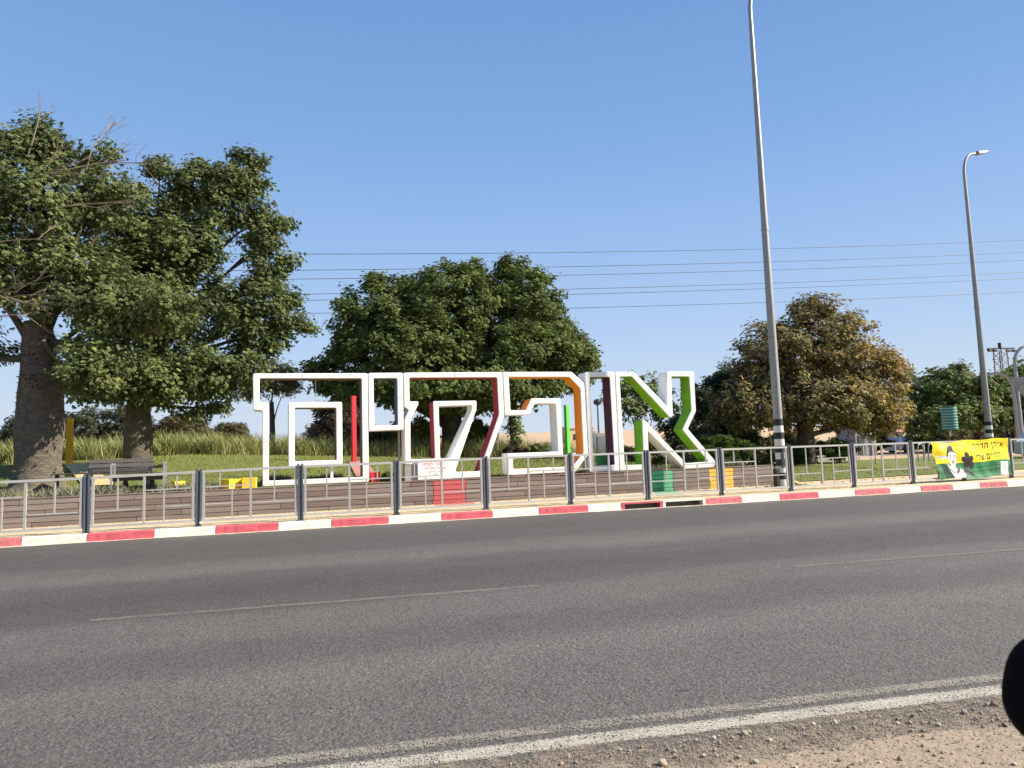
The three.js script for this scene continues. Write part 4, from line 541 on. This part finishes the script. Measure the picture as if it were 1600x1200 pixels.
// ---------------------------------------------------------------- street lamps
{
  const steel = mottled([.30, .295, .275], .2, 601, 256, 16, .5, { metalness: .35 }), black = mat([.012, .013, .016], .6), white = mottled([.62, .60, .55], .2, 604, 128, 16, .6), head = mat([.32, .31, .29], .45, { metalness: .3 }), glass = mat([.5, .5, .48], .2);
  const lamp = (name, label, [x, y, z], H, r0, r1, turn, grp, bands) => {
    const T = thing(name, label, 'street lamp', [x, y, z], turn, grp), h1 = H - 1.5, pts = [V3(0, 0, 0), V3(0, h1, 0)], rs = [r0, lerp(r0, r1, .85)];
    for (let i = 1; i <= 10; i++) { const a = i / 10 * 1.42; pts.push(V3(.62 * (1 - Math.cos(a)), h1 + 1.0 * Math.sin(a), 0)); rs.push(lerp(lerp(r0, r1, .85), r1, i / 10)); } pts.push(V3(.95, h1 + 1.08, 0)); rs.push(r1 * .9);
    part('pole', tube(pts, rs, 18), steel, T);
    const rad = (yy) => lerp(r0, lerp(r0, r1, .85), yy / h1);
    part('joint_collar', cyl(rad(7) + .012, rad(7.1) + .012, .10, 0, H * .47, 0, 18), steel, T);
    for (let i = 0; i < bands; i++) { const y0 = -.09 + (i + 1) * .172; part('painted_band', cyl(rad(y0) + .004, rad(y0 + .17) + .004, .174, 0, y0, 0, 24), i % 2 ? black : white, T); }
    part('base_flange', merge([cyl(r0 * 1.9, r0 * 1.9, .03, 0, 0, 0, 18), ...[0, 1, 2, 3].map((k) => cyl(.02, .02, .07, Math.cos(k * 1.57 + .8) * r0 * 1.6, .02, Math.sin(k * 1.57 + .8) * r0 * 1.6, 8))]), steel, T);
    part('service_door', rbox(.09, .4, .02, .005, -r0 * .2, .75, r0 * .97), black, T);
    const L = new THREE.Group(); L.name = 'luminaire'; L.position.set(.9, h1 + 1.07, 0); L.rotation.z = .16; L.scale.set(.62, .62, .8); T.add(L);
    const s = new THREE.Shape(); s.moveTo(0, -.07); s.lineTo(.55, -.08); s.quadraticCurveTo(.85, -.03, 1.0, .06); s.lineTo(.9, .085); s.lineTo(0, .09); const g = new THREE.ExtrudeGeometry(s, { depth: .22, bevelEnabled: true, bevelSize: .03, bevelThickness: .03, bevelSegments: 2 }); g.translate(0, 0, -.11);
    part('lamp_body', g, head, L); part('lens', box(.5, .012, .2, .35, -.115, 0), glass, L); part('photocell', cyl(.04, .04, .09, .06, .1, 0, 10), black, L);
    return T;
  };
  lamp('street_lamp', 'tall grey steel lamp post with black and white bands beside the end of the wall', [12.09, .10, -15.5], 14.5, .125, .042, .0, 'street lamps', 10);
  lamp('street_lamp', 'distant tall curved lamp post rising behind the yellow banner', [29.4, .15, -23.6], 14.6, .15, .05, .0, 'street lamps', 10);
  const J = solo('junction_box', rbox(.09, .46, .14, .01, 11.9, .40, -15.47), black, 'small black box against the foot of the banded lamp post', 'box');
}
// ---------------------------------------------------------------- coloured marker posts on the lawn with painted strips at their feet
{
  const post = (label, x, z, h, w, c) => { const y = land(x, z) - .05, T = thing('marker_post', label, 'post', [x, y, z], .25, 'coloured posts on the lawn'), m = mottled(c, .12, 611 + Math.round(x * 3 + 40), 128, 8, .5); part('shaft', rbox(w, h, w, .012, 0, h / 2, 0), m, T); part('cap', rbox(w + .01, .02, w + .01, .006, 0, h + .008, 0), m, T); };
  post('bright yellow square post on the lawn between the bottle trees', -6.72, -26, 1.55, .2, [.85, .45, .012]);
  post('bright red square post seen inside the square letter', 2.12, -25, 2.35, .15, [.62, .015, .03]);
  post('bright green square post seen between the arm and back of the orange letter', 10.02, -25, 2.2, .15, [.10, .52, .05]);
  const strip = (name, label, quad, m) => { // draped over the lawn
    const pos = [], uv = [], idx = [], n = 16; for (let j = 0; j <= n; j++) for (let i = 0; i <= 6; i++) { const t = j / n, u = i / 6, a = [lerp(quad[0][0], quad[3][0], t), lerp(quad[0][1], quad[3][1], t)], b = [lerp(quad[1][0], quad[2][0], t), lerp(quad[1][1], quad[2][1], t)], x = lerp(a[0], b[0], u), z = lerp(a[1], b[1], u); pos.push(x, land(x, z) + .06, z); uv.push(x, z); if (i < 6 && j < n) { const k = j * 7 + i; idx.push(k, k + 7, k + 1, k + 1, k + 7, k + 8); } }
    const g = new THREE.BufferGeometry(); g.setAttribute('position', new THREE.Float32BufferAttribute(pos, 3)); g.setAttribute('uv', new THREE.Float32BufferAttribute(uv, 2)); g.setIndex(idx); g.computeVertexNormals(); struct(name, g, m, label); };
  strip('path', 'faded red paved strip below the red post', [[1.95, -25.2], [2.55, -25.2], [2.25, -18], [1.65, -18]], mottled([.40, .17, .13], .7, 621, 256, 24, .95, { side: THREE.DoubleSide }));
  strip('path', 'sandy yellow paved strip below the yellow post', [[-6.9, -26.1], [-6.3, -26.2], [-4.0, -19.5], [-4.7, -19.5]], mottled([.55, .40, .18], .6, 624, 256, 24, .95, { side: THREE.DoubleSide }));
}
// ---------------------------------------------------------------- benches on the bank
{
  const wood = (c, s) => mottled(c, .5, s, 256, 20, .8), dark = wood([.045, .04, .037], 631), grey = wood([.085, .075, .066], 634), iron = mat([.018, .018, .02], .5), steel = mat([.34, .34, .34], .45, { metalness: .4 }), pale = wood([.62, .50, .35], 637);
  { const x = -3.52, z = -17.35, y = land(x, z), T = thing('park_bench', 'dark park bench with a slatted backrest under the bottle trees', 'bench', [x, y, z], .04); T.scale.setScalar(1.04);
    for (const s of [-1, 1]) { part('end_bracket', merge([bar([s * .56, 0, .30], [s * .56, .40, .26], .06, .08), bar([s * .56, 0, -.2], [s * .56, .44, -.14], .06, .08), bar([s * .56, .40, .30], [s * .56, .40, -.2], .05, .07), bar([s * .56, .38, -.14], [s * .56, .73, -.27], .07, .09)]), iron, T); }
    for (let i = 0; i < 4; i++) part('seat_slat', rbox(1.16, .03, .095, .006, 0, .44, .24 - i * .115), dark, T);
    for (let i = 0; i < 3; i++) { const m = part('back_slat', rbox(1.2, .085, .03, .006), i ? grey : dark, T, [0, .50 + i * .095, -.155 - i * .03]); m.rotation.x = -.3; } }
  { const x = -3.02, z = -16.72, y = land(x, z) + .01, T = thing('park_bench', 'low bench with pale seat edge and steel end hoops at the top of the wall', 'bench', [x, y, z], .05);
    for (const s of [-1, 1]) part('end_hoop', merge([bar([s * .49, 0, .18], [s * .49, .64, .18], .035), bar([s * .49, 0, -.2], [s * .49, .64, -.2], .035), bar([s * .49, .64, .2], [s * .49, .64, -.22], .035), bar([s * .49, .36, .18], [s * .49, .36, -.2], .03)]), steel, T);
    for (let i = 0; i < 3; i++) part('seat_slat', rbox(.96, .03, .12, .006, 0, .40, .14 - i * .135), i ? dark : pale, T);
    part('apron', box(.94, .08, .03, 0, .33, .12), dark, T); for (const s of [-1, 1]) part('leg', merge([bar([s * .25, .32, 0], [s * .33, 0, .12], .045), bar([s * .25, .32, 0], [s * .2, 0, -.12], .045)]), iron, T); }
  { const x = -4.72, z = -18.7, y = land(x, z), T = thing('park_bench', 'black bench close beside the thorny trunk', 'bench', [x, y, z], .1);
    for (const s of [-1, 1]) part('leg', merge([bar([s * .36, 0, .18], [s * .33, .42, .1], .05), bar([s * .36, 0, -.18], [s * .33, .42, -.1], .05)]), iron, T); for (let i = 0; i < 4; i++) part('seat_slat', rbox(.86, .03, .1, .006, 0, .42, .18 - i * .115), dark, T); }
}
// ---------------------------------------------------------------- painted crates with round cut-outs
{
  const crate = (label, x, z, y, w, h, turn, m, holes, seed) => { // five panels, the front and sides pierced
    const T = thing('pierced_crate', label, 'crate', [x, y, z], turn, 'painted crates'), R = rng(seed);
    const panel = (dots) => { const s = new THREE.Shape([new THREE.Vector2(-w / 2, 0), new THREE.Vector2(w / 2, 0), new THREE.Vector2(w / 2, h), new THREE.Vector2(-w / 2, h)]); for (let i = 0; i < dots; i++) for (let j = 0; j < dots; j++) { const cx = (-.5 + (i + .5) / dots) * w * .86 + (R() - .5) * .006, cy = h / 2 + (-.5 + (j + .5) / dots) * h * .84, r = w / dots * (.22 + R() * .2); if (R() < .3) continue; const p = new THREE.Path(); p.absarc(cx, cy, r, 0, 6.283, true); s.holes.push(p); } return new THREE.ExtrudeGeometry(s, { depth: .012, bevelEnabled: false, curveSegments: 5 }); };
    part('front_panel', panel(holes).translate(0, 0, w / 2 - .012), m, T); for (const s of [-1, 1]) part('side_panel', panel(holes).translate(0, 0, -.006).rotateY(Math.PI / 2).translate(s * (w / 2 - .006), 0, 0).scale(1, 1, .94), m, T);
    part('back_panel', box(w - .03, h, .012, 0, h / 2, -w / 2 + .006), m, T); part('top', box(w, .014, w, 0, h + .006, 0), m, T); return T; };
  const yel = mottled([.80, .55, .015], .15, 641, 128, 8, .6), red = mottled([.65, .02, .03], .15, 644, 128, 8, .5), grn = mottled([.045, .34, .11], .25, 647, 128, 8, .6);
  crate('small yellow pierced crate right of the benches', -2.36, -17.4, land(-2.36, -17.4), .23, .22, .5, yel, 3, 651);
  crate('yellow and brown pierced crate left of the square yellow crate', -1.27, -17.3, land(-1.27, -17.3) - .02, .32, .24, .75, yel, 4, 652);
  crate('square yellow pierced crate next to the foot of the square letter', -.86, -17.25, land(-.86, -17.25) - .02, .29, .26, -.05, yel, 4, 653);
  crate('green pierced crate seen through the narrow purple letter', 8.60, -18.6, land(8.6, -18.6) - .02, .44, .50, -.05, grn, 4, 654);
  const b = thing('red_box', 'plain red box on the bank right of the square letter', 'box', [2.02, land(2.02, -17.9) - .02, -17.9], .1); part('body', rbox(.22, .25, .22, .012, 0, .125, 0), red, b); part('lid', rbox(.24, .03, .24, .01, 0, .26, 0), red, b);
}
// ---------------------------------------------------------------- overhead wires crossing far behind
{
  const w = mat([.06, .06, .065], .6);
  const wires = [[20.78, 24.56, 28.28, 'topmost overhead wire'], [19.18, 22.95, 26.55, 'second overhead wire from the top'], [18.32, 21.95, 25.45, 'third overhead wire from the top'], [16.84, 20.35, 23.75, 'fourth overhead wire from the top'], [16.22, 19.72, 22.9, 'fifth overhead wire from the top'], [14.99, 18.05, 21.03, 'lowest overhead wire']];
  for (const [a, b, c, l] of wires) { // heights at x = -3.6, 54 and 97; a gentle sag through them
    const q = (x) => { const x0 = -3.6, x1 = 54, x2 = 97; return a * (x - x1) * (x - x2) / ((x0 - x1) * (x0 - x2)) + b * (x - x0) * (x - x2) / ((x1 - x0) * (x1 - x2)) + c * (x - x0) * (x - x1) / ((x2 - x0) * (x2 - x1)); };
    const pts = []; for (let x = -90; x <= 170; x += 8) pts.push(V3(x, q(x), -70)); solo('power_line', tube(pts, pts.map(() => .03), 5), w, l + ' above the trees', 'wire', 'overhead wires');
  }
}
// ---------------------------------------------------------------- far things at the right
{
  const conc = mottled([.50, .46, .38], .25, 661, 256, 16), grey = mottled([.22, .22, .23], .35, 664, 256, 12), pink = mottled([.50, .30, .24], .2, 667, 256, 12), steel = mat([.32, .32, .31], .5, { metalness: .3 }), dk = mat([.03, .03, .035], .6), or = mottled([.72, .30, .02], .2, 670, 128, 8, .6), whiteP = mat([.68, .68, .66], .5), glass = mat([.03, .04, .05], .08), rubber = mat([.015, .015, .015], .9), redP = mat([.40, .03, .04], .6), yl = mat([.70, .42, .02], .6);
  const put = (name, label, cat, x, z, turn = 0, y, grp) => thing(name, label, cat, [x, y ?? land(x, z), z], turn, grp);
  { const T = put('low_wall', 'cream low wall at the far edge of the right-hand lawn', 'wall', 28.2, -33.5, -.12, .12); for (let i = 0; i < 4; i++) part('block', rbox(1.14, .34, .35, .02, -2.0 + i * 1.16, .17, 0), conc, T); part('coping', rbox(4.7, .06, .42, .02, -.26, .37, 0), conc, T); for (let i = 0; i < 5; i++) part('slat', rbox(.07, .38, .06, .01, 2.35 + i * .17, .19, 0), conc, T); }
  { const T = put('playground_frame', 'orange playground frame beyond the right-hand lawn', 'playground', 34.6, -40, .1); part('post', rbox(.32, 1.0, .3, .03, .55, .5, 0), or, T); part('post', rbox(.12, .95, .12, .02, -1.2, .48, 0), or, T); part('beam', rbox(2.0, .26, .3, .03, -.35, .92, 0), or, T); part('slide', bar([.7, .8, .2], [1.3, .1, .6], .3, .05), redP, T); }
  { const T = put('stone_kiosk', 'small grey stone building under the rusty tree', 'building', 42.2, -45, 0, .2); part('wall', rbox(2.0, 2.1, 2, .04, 0, 1.05, 0), grey, T); part('roof', rbox(2.3, .14, 2.3, .03, 0, 2.17, 0), dk, T); part('door', rbox(.6, 1.5, .05, .01, -.45, .78, 1.02), dk, T); part('window', rbox(.5, .4, .05, .01, .45, 1.5, 1.02), glass, T); }
  solo('leaning_pole', bar([42.0, .15, -43], [41.2, 2.5, -43], .12), steel, 'slanting grey pole in front of the stone kiosk', 'pole');
  { const T = put('meter_box', 'pale box mounted on a thick grey post beyond the lawn', 'utility box', 38.85, -40, .1, .15); part('post', rbox(.34, 1.6, .25, .02, 0, .8, 0), grey, T); part('cabinet', rbox(.55, .62, .4, .03, -.03, 1.85, 0), whiteP, T); part('door_seam', rbox(.42, .48, .012, .004, -.03, 1.85, .205), conc, T); }
  { const T = put('house', 'pink house wall glimpsed past the rusty tree', 'house', 72, -70, .1, .2); part('wall', box(5, 5.6, 4, 0, 2.8, 0), pink, T); part('roof', box(5.5, .3, 4.5, 0, 5.75, 0), conc, T); for (const x of [-1.5, .2]) { const w = part('window', rbox(.8, 1.2, .08, .02, x, 3.9, 2.02), glass, T); part('sill', box(1.0, .08, .14, x, 3.22, 2.06), conc, w); } }
  { const T = put('shop_sign', 'yellow and red sign board on a thin pole beyond the fence', 'sign', 43.4, -42, 0, .1); part('pole', cyl(.04, .04, 2.0, 0, 0, 0, 10), steel, T); part('upper_board', rbox(1.1, .32, .08, .02, 0, 2.28, 0), yl, T); part('lower_board', rbox(1.1, .16, .08, .02, 0, 2.03, 0), redP, T); part('box', rbox(.5, .4, .1, .02, .05, 1.6, 0), dk, T); }
  for (const [k, [x, z, l]] of [[26.57, -27, 'tan metal hoop on the right-hand lawn edge, left of the others'], [30.2, -28, 'grey metal hoop second from the left behind the fence'], [31.1, -28.2, 'grey metal hoop third from the left behind the fence'], [32.1, -28.5, 'grey metal hoop nearest the banner behind the fence']].entries()) { const c = new THREE.CatmullRomCurve3([V3(-.24, 0, 0), V3(-.24, .6, 0), V3(-.15, .84, 0), V3(0, .9, 0), V3(.15, .84, 0), V3(.24, .6, 0), V3(.24, 0, 0)]), p = c.getPoints(20), o = put('metal_hoop', l, 'hoop', x, z, .2, land(x, z), 'metal hoops'); part('hoop', tube(p, p.map(() => .03), 8), k ? steel : mat([.42, .30, .18], .6), o); part('foot', merge([cyl(.06, .06, .02, -.24, 0, 0, 10), cyl(.06, .06, .02, .24, 0, 0, 10)]), steel, o); }
  const car = (label, x, z, turn, paint, van) => { // body, cabin, four wheels, lamps
    const T = put('parked_car', label, 'car', x, z, turn, .12, 'parked cars'), s = new THREE.Shape(), H = van ? 1.75 : 1.42; s.moveTo(-2.1, .3); s.lineTo(2.1, .3); s.quadraticCurveTo(2.16, .62, 2.05, .78); s.lineTo(van ? 1.6 : 1.0, .9); s.lineTo(van ? 1.15 : .45, H); s.lineTo(van ? -2.0 : -1.2, H); s.lineTo(van ? -2.1 : -1.75, .92); s.lineTo(-2.12, .84); s.lineTo(-2.1, .3);
    part('body', new THREE.ExtrudeGeometry(s, { depth: 1.5, bevelEnabled: true, bevelSize: .06, bevelThickness: .1, bevelSegments: 3 }).translate(0, 0, -.75), paint, T);
    for (const sz of [-1, 1]) { const w = new THREE.Shape(); w.moveTo(van ? 1.05 : .35, H - .1); w.lineTo(van ? -1.7 : -1.1, H - .1); w.lineTo(van ? -1.75 : -1.5, .95); w.lineTo(van ? 1.4 : .8, .95); part('side_window', new THREE.ExtrudeGeometry(w, { depth: .02, bevelEnabled: false }).translate(0, 0, sz * .86 - .01), glass, T); }
    for (const sx of [-1.3, 1.35]) for (const sz of [-1, 1]) { const w = part('wheel', new THREE.CylinderGeometry(.32, .32, .2, 20).rotateX(Math.PI / 2), rubber, T, [sx, .32, sz * .76]); part('rim', new THREE.CylinderGeometry(.19, .19, .215, 14).rotateX(Math.PI / 2), steel, w); }
    for (const sz of [-1, 1]) part('headlight', rbox(.05, .14, .3, .02, 2.12, .66, sz * .55), whiteP, T); };
  const paint = (c) => new THREE.MeshPhysicalMaterial({ color: lin(...c), roughness: .35, clearcoat: .8, clearcoatRoughness: .1 });
  car('white car half hidden behind the right-hand fence, left of the banner', 53.0, -50.3, .1, paint([.4, .41, .42]));
  car('pale car at the right edge behind the fence', 37.6, -26.5, .1, paint([.55, .57, .6]));
  { const T = put('recycling_cage', 'green slatted drum standing before the dark trees', 'bin', 46.1, -40, 0, .15); part('stand', cyl(.09, .09, 1.8, 0, 0, 0, 10), steel, T); const gm = mat([.025, .17, .13], .6), lg = mat([.32, .50, .44], .6); part('drum', cyl(.50, .50, 1.7, 0, 1.75, 0, 24), gm, T); for (let i = 0; i < 8; i++) part('hoop', cyl(.52, .52, .05, 0, 1.85 + i * .205, 0, 24), lg, T); }
  { // road sign seen from behind
    const T = put('yield_sign', 'grey back of a triangular road sign at the right edge', 'sign', 27.75, -20, -.62, .12); const s = new THREE.Shape([new THREE.Vector2(-.98, .86), new THREE.Vector2(0, -.83), new THREE.Vector2(.98, .86)]); const al = mottled([.30, .29, .26], .3, 673, 128, 8, .5, { metalness: .3 });
    part('plate', new THREE.ExtrudeGeometry(s, { depth: .03, bevelEnabled: true, bevelSize: .04, bevelThickness: .005 }).translate(0, 2.56, 0), al, T); part('post', cyl(.04, .04, 3.3, 0, 0, .06, 12), steel, T); for (const y of [2.2, 3.0]) part('bracket', rbox(.5, .06, .06, .01, 0, y, .04), steel, T); }
  { const T = put('arched_lamp', 'pair of arched grey lamps behind the far lamp post', 'street lamp', 46.3, -35, -.4, .1); for (const [s, h] of [[-1, 5.4], [1, 7.2]]) { const pts = [V3(s * .12, 0, 0), V3(s * .12, h - 1.6, 0), V3(s * .2, h - .7, 0), V3(s * .6, h - .15, 0), V3(s * 1.2, h, 0), V3(s * 1.9, h - .1, 0)], c = new THREE.CatmullRomCurve3(pts).getPoints(24); part('arm', tube(c, c.map((_, i) => lerp(.13, .07, i / 24)), 10), steel, T); part('lamp_head', rbox(.5, .1, .22, .03, s * 2.05, h - .15, 0), dk, T); } part('base', rbox(.7, .3, .5, .04, 0, .15, 0), conc, T); }
  { const T = put('lattice_mast', 'distant brown lattice mast topped by floodlights', 'mast', 77.6, -60, 0, 0), g = [], rust = mat([.16, .10, .08], .8); for (const [sx, sz] of [[-1, -1], [1, -1], [1, 1], [-1, 1]]) part('leg', bar([sx * .6, 0, sz * .6], [sx * .45, 11.2, sz * .45], .09), rust, T); for (let i = 0; i < 12; i++) for (const sz of [-1, 1]) { const y = i * .92; g.push(bar([-.58, y, sz * .55], [.55, y + .92, sz * .5], .05), bar([.58, y, sz * .55], [-.55, y + .92, sz * .5], .05), bar([-.55, y, sz * .53], [.55, y, sz * .53], .05)); } part('bracing', merge(g), rust, T); part('crossarm', bar([-1.9, 11.3, 0], [2.2, 11.4, 0], .16), dk, T); for (const x of [-1.7, -.9, 1.1, 2.0]) part('floodlight', rbox(.5, .3, .3, .05, x, 11.1, .1), dk, T); part('finial', cyl(.18, .18, .7, 0, 11.3, 0, 10), dk, T); }
  for (const [x, z, s, l] of [[41.5, -36, 1.0, 'spiky cycad left of the yellow sign board'], [44.6, -36.6, 1.15, 'spiky cycad right of the yellow sign board'], [47.6, -36.6, 1.25, 'spiky cycad just left of the far lamp post, under the green drum'], [56.5, -36, 1.2, 'spiky cycad at the right edge']]) { // leaf rosettes with rusty undersides
    const R = rng(Math.round(x * 10)), T = put('cycad', l, 'shrub', x, z, 0, .15, 'cycads'); part('stem', cyl(.18, .15, .9, 0, 0, 0, 12), M.barkBrown, T);
    const q = new THREE.Quaternion(), e = new THREE.Euler(0, 0, 0, 'YXZ'); const im = scatter('fronds', bladeGeo(4, .13, 1.6), M.blade, 240, (i, p) => { e.set(.1 + R() * 1.35, R() * 6.28, 0); q.setFromEuler(e); const k = .6 + R() * .7; p(V3(0, .85 * s, 0), q, V3(.9 * s, s * (.7 + R() * .5), s), R() < .25 ? [.22 * k, .06 * k, .04 * k] : R() < .5 ? [.25 * k, .24 * k, .12 * k] : [.08 * k, .10 * k, .04 * k]); }, T); im.userData.kind = 'stuff'; }
  // seen through the narrow letter
  { const T = put('park_lamp', 'thin black lamp far behind the narrow purple letter', 'street lamp', 27.15, -60, 0, .5); part('pole', cyl(.09, .06, 4.9, 0, 0, 0, 10), dk, T); part('lamp_head', new THREE.SphereGeometry(.38, 14, 10).scale(1, .8, 1).translate(0, 5.15, 0), dk, T); }
  { const T = put('utility_cabinet', 'grey utility cabinets behind the narrow purple letter', 'cabinet', 13.3, -30, .1); for (const [x, h] of [[-.22, 1.55], [.28, 1.45]]) { const c = part('cabinet', rbox(.48, h, .4, .02, x, h / 2, 0), grey, T); part('door', rbox(.38, h * .7, .02, .005, x, h * .55, .205), mat([.12, .12, .13], .6), c); } }
  { const T = put('far_house', 'small tan house far behind the narrow purple letter', 'house', 58, -140, 0, 1.5); part('wall', box(6, 4.4, 5, 0, 2.2, 0), mottled([.52, .40, .24], .2, 676, 128, 8), T); part('roof', box(6.5, .4, 5.5, 0, 4.6, 0), conc, T); part('window', rbox(1.1, 1.2, .1, .02, -1, 2.6, 2.53), glass, T); }
  { const T = put('white_goal', 'small white frame seen under the arm of the orange letter', 'frame', 9.3, -22.4, .2); for (const x of [-.16, .06, .2]) part('upright', rbox(.035, .42, .035, .006, x, .2, 0), whiteP, T); part('crossbar', rbox(.26, .035, .035, .006, -.05, .42, 0), whiteP, T); }
  { const T = put('planter_bowl', 'dark bowl on the wall between the orange and purple letters', 'planter', 7.38, -17.35, 0, land(7.38, -17.35) - .01); part('bowl', new THREE.LatheGeometry([[0, 0], [.08, 0], [.13, .05], [.15, .11], [.135, .11], [.11, .05], [0, .03]].map((p) => new THREE.Vector2(...p)), 20), dk, T); part('soil', cyl(.12, .12, .01, 0, .075, 0, 16), M.soil, T); }
}
// ---------------------------------------------------------------- door mirror of the car the picture is taken from
{
  const T = thing('car_door', 'black car door mirror at the right edge, close to the viewer', 'car door', [0, 0, 0]), blk = new THREE.MeshPhysicalMaterial({ color: lin(.005, .005, .005), roughness: .95, specularIntensity: .15 }), pt = new THREE.MeshPhysicalMaterial({ color: lin(.01, .01, .012), roughness: .4, clearcoat: .6 });
  const g = new THREE.SphereGeometry(1, 40, 28), p = g.attributes.position; for (let i = 0; i < p.count; i++) { const v = V3(p.getX(i), p.getY(i), p.getZ(i)), f = (a, e) => Math.sign(a) * Math.pow(Math.abs(a), e); p.setXYZ(i, f(v.x, .8) * .095, f(v.y, .75) * .098, f(v.z, .8) * .14); } g.computeVertexNormals();
  const m = part('mirror_housing', g, blk, T, [1.11, .872, -.735]); m.rotation.set(0, .18, -.5);
  part('mirror_seam', new THREE.TorusGeometry(.1, .003, 6, 40).scale(.62, .99, 1).rotateY(.0), blk, m); part('mirror_arm', bar([1.15, .90, -.63], [1.2, .82, -.46], .05, .07), blk, T);
  part('door_panel', rbox(1.3, .62, .12, .04, .75, .53, -.42), pt, T); part('door_handle', rbox(.2, .03, .03, .01, .25, .72, -.495), blk, T); part('window_seal', rbox(1.25, .02, .05, .006, .75, .85, -.44), blk, T);
}
renderer.render(scene, camera);
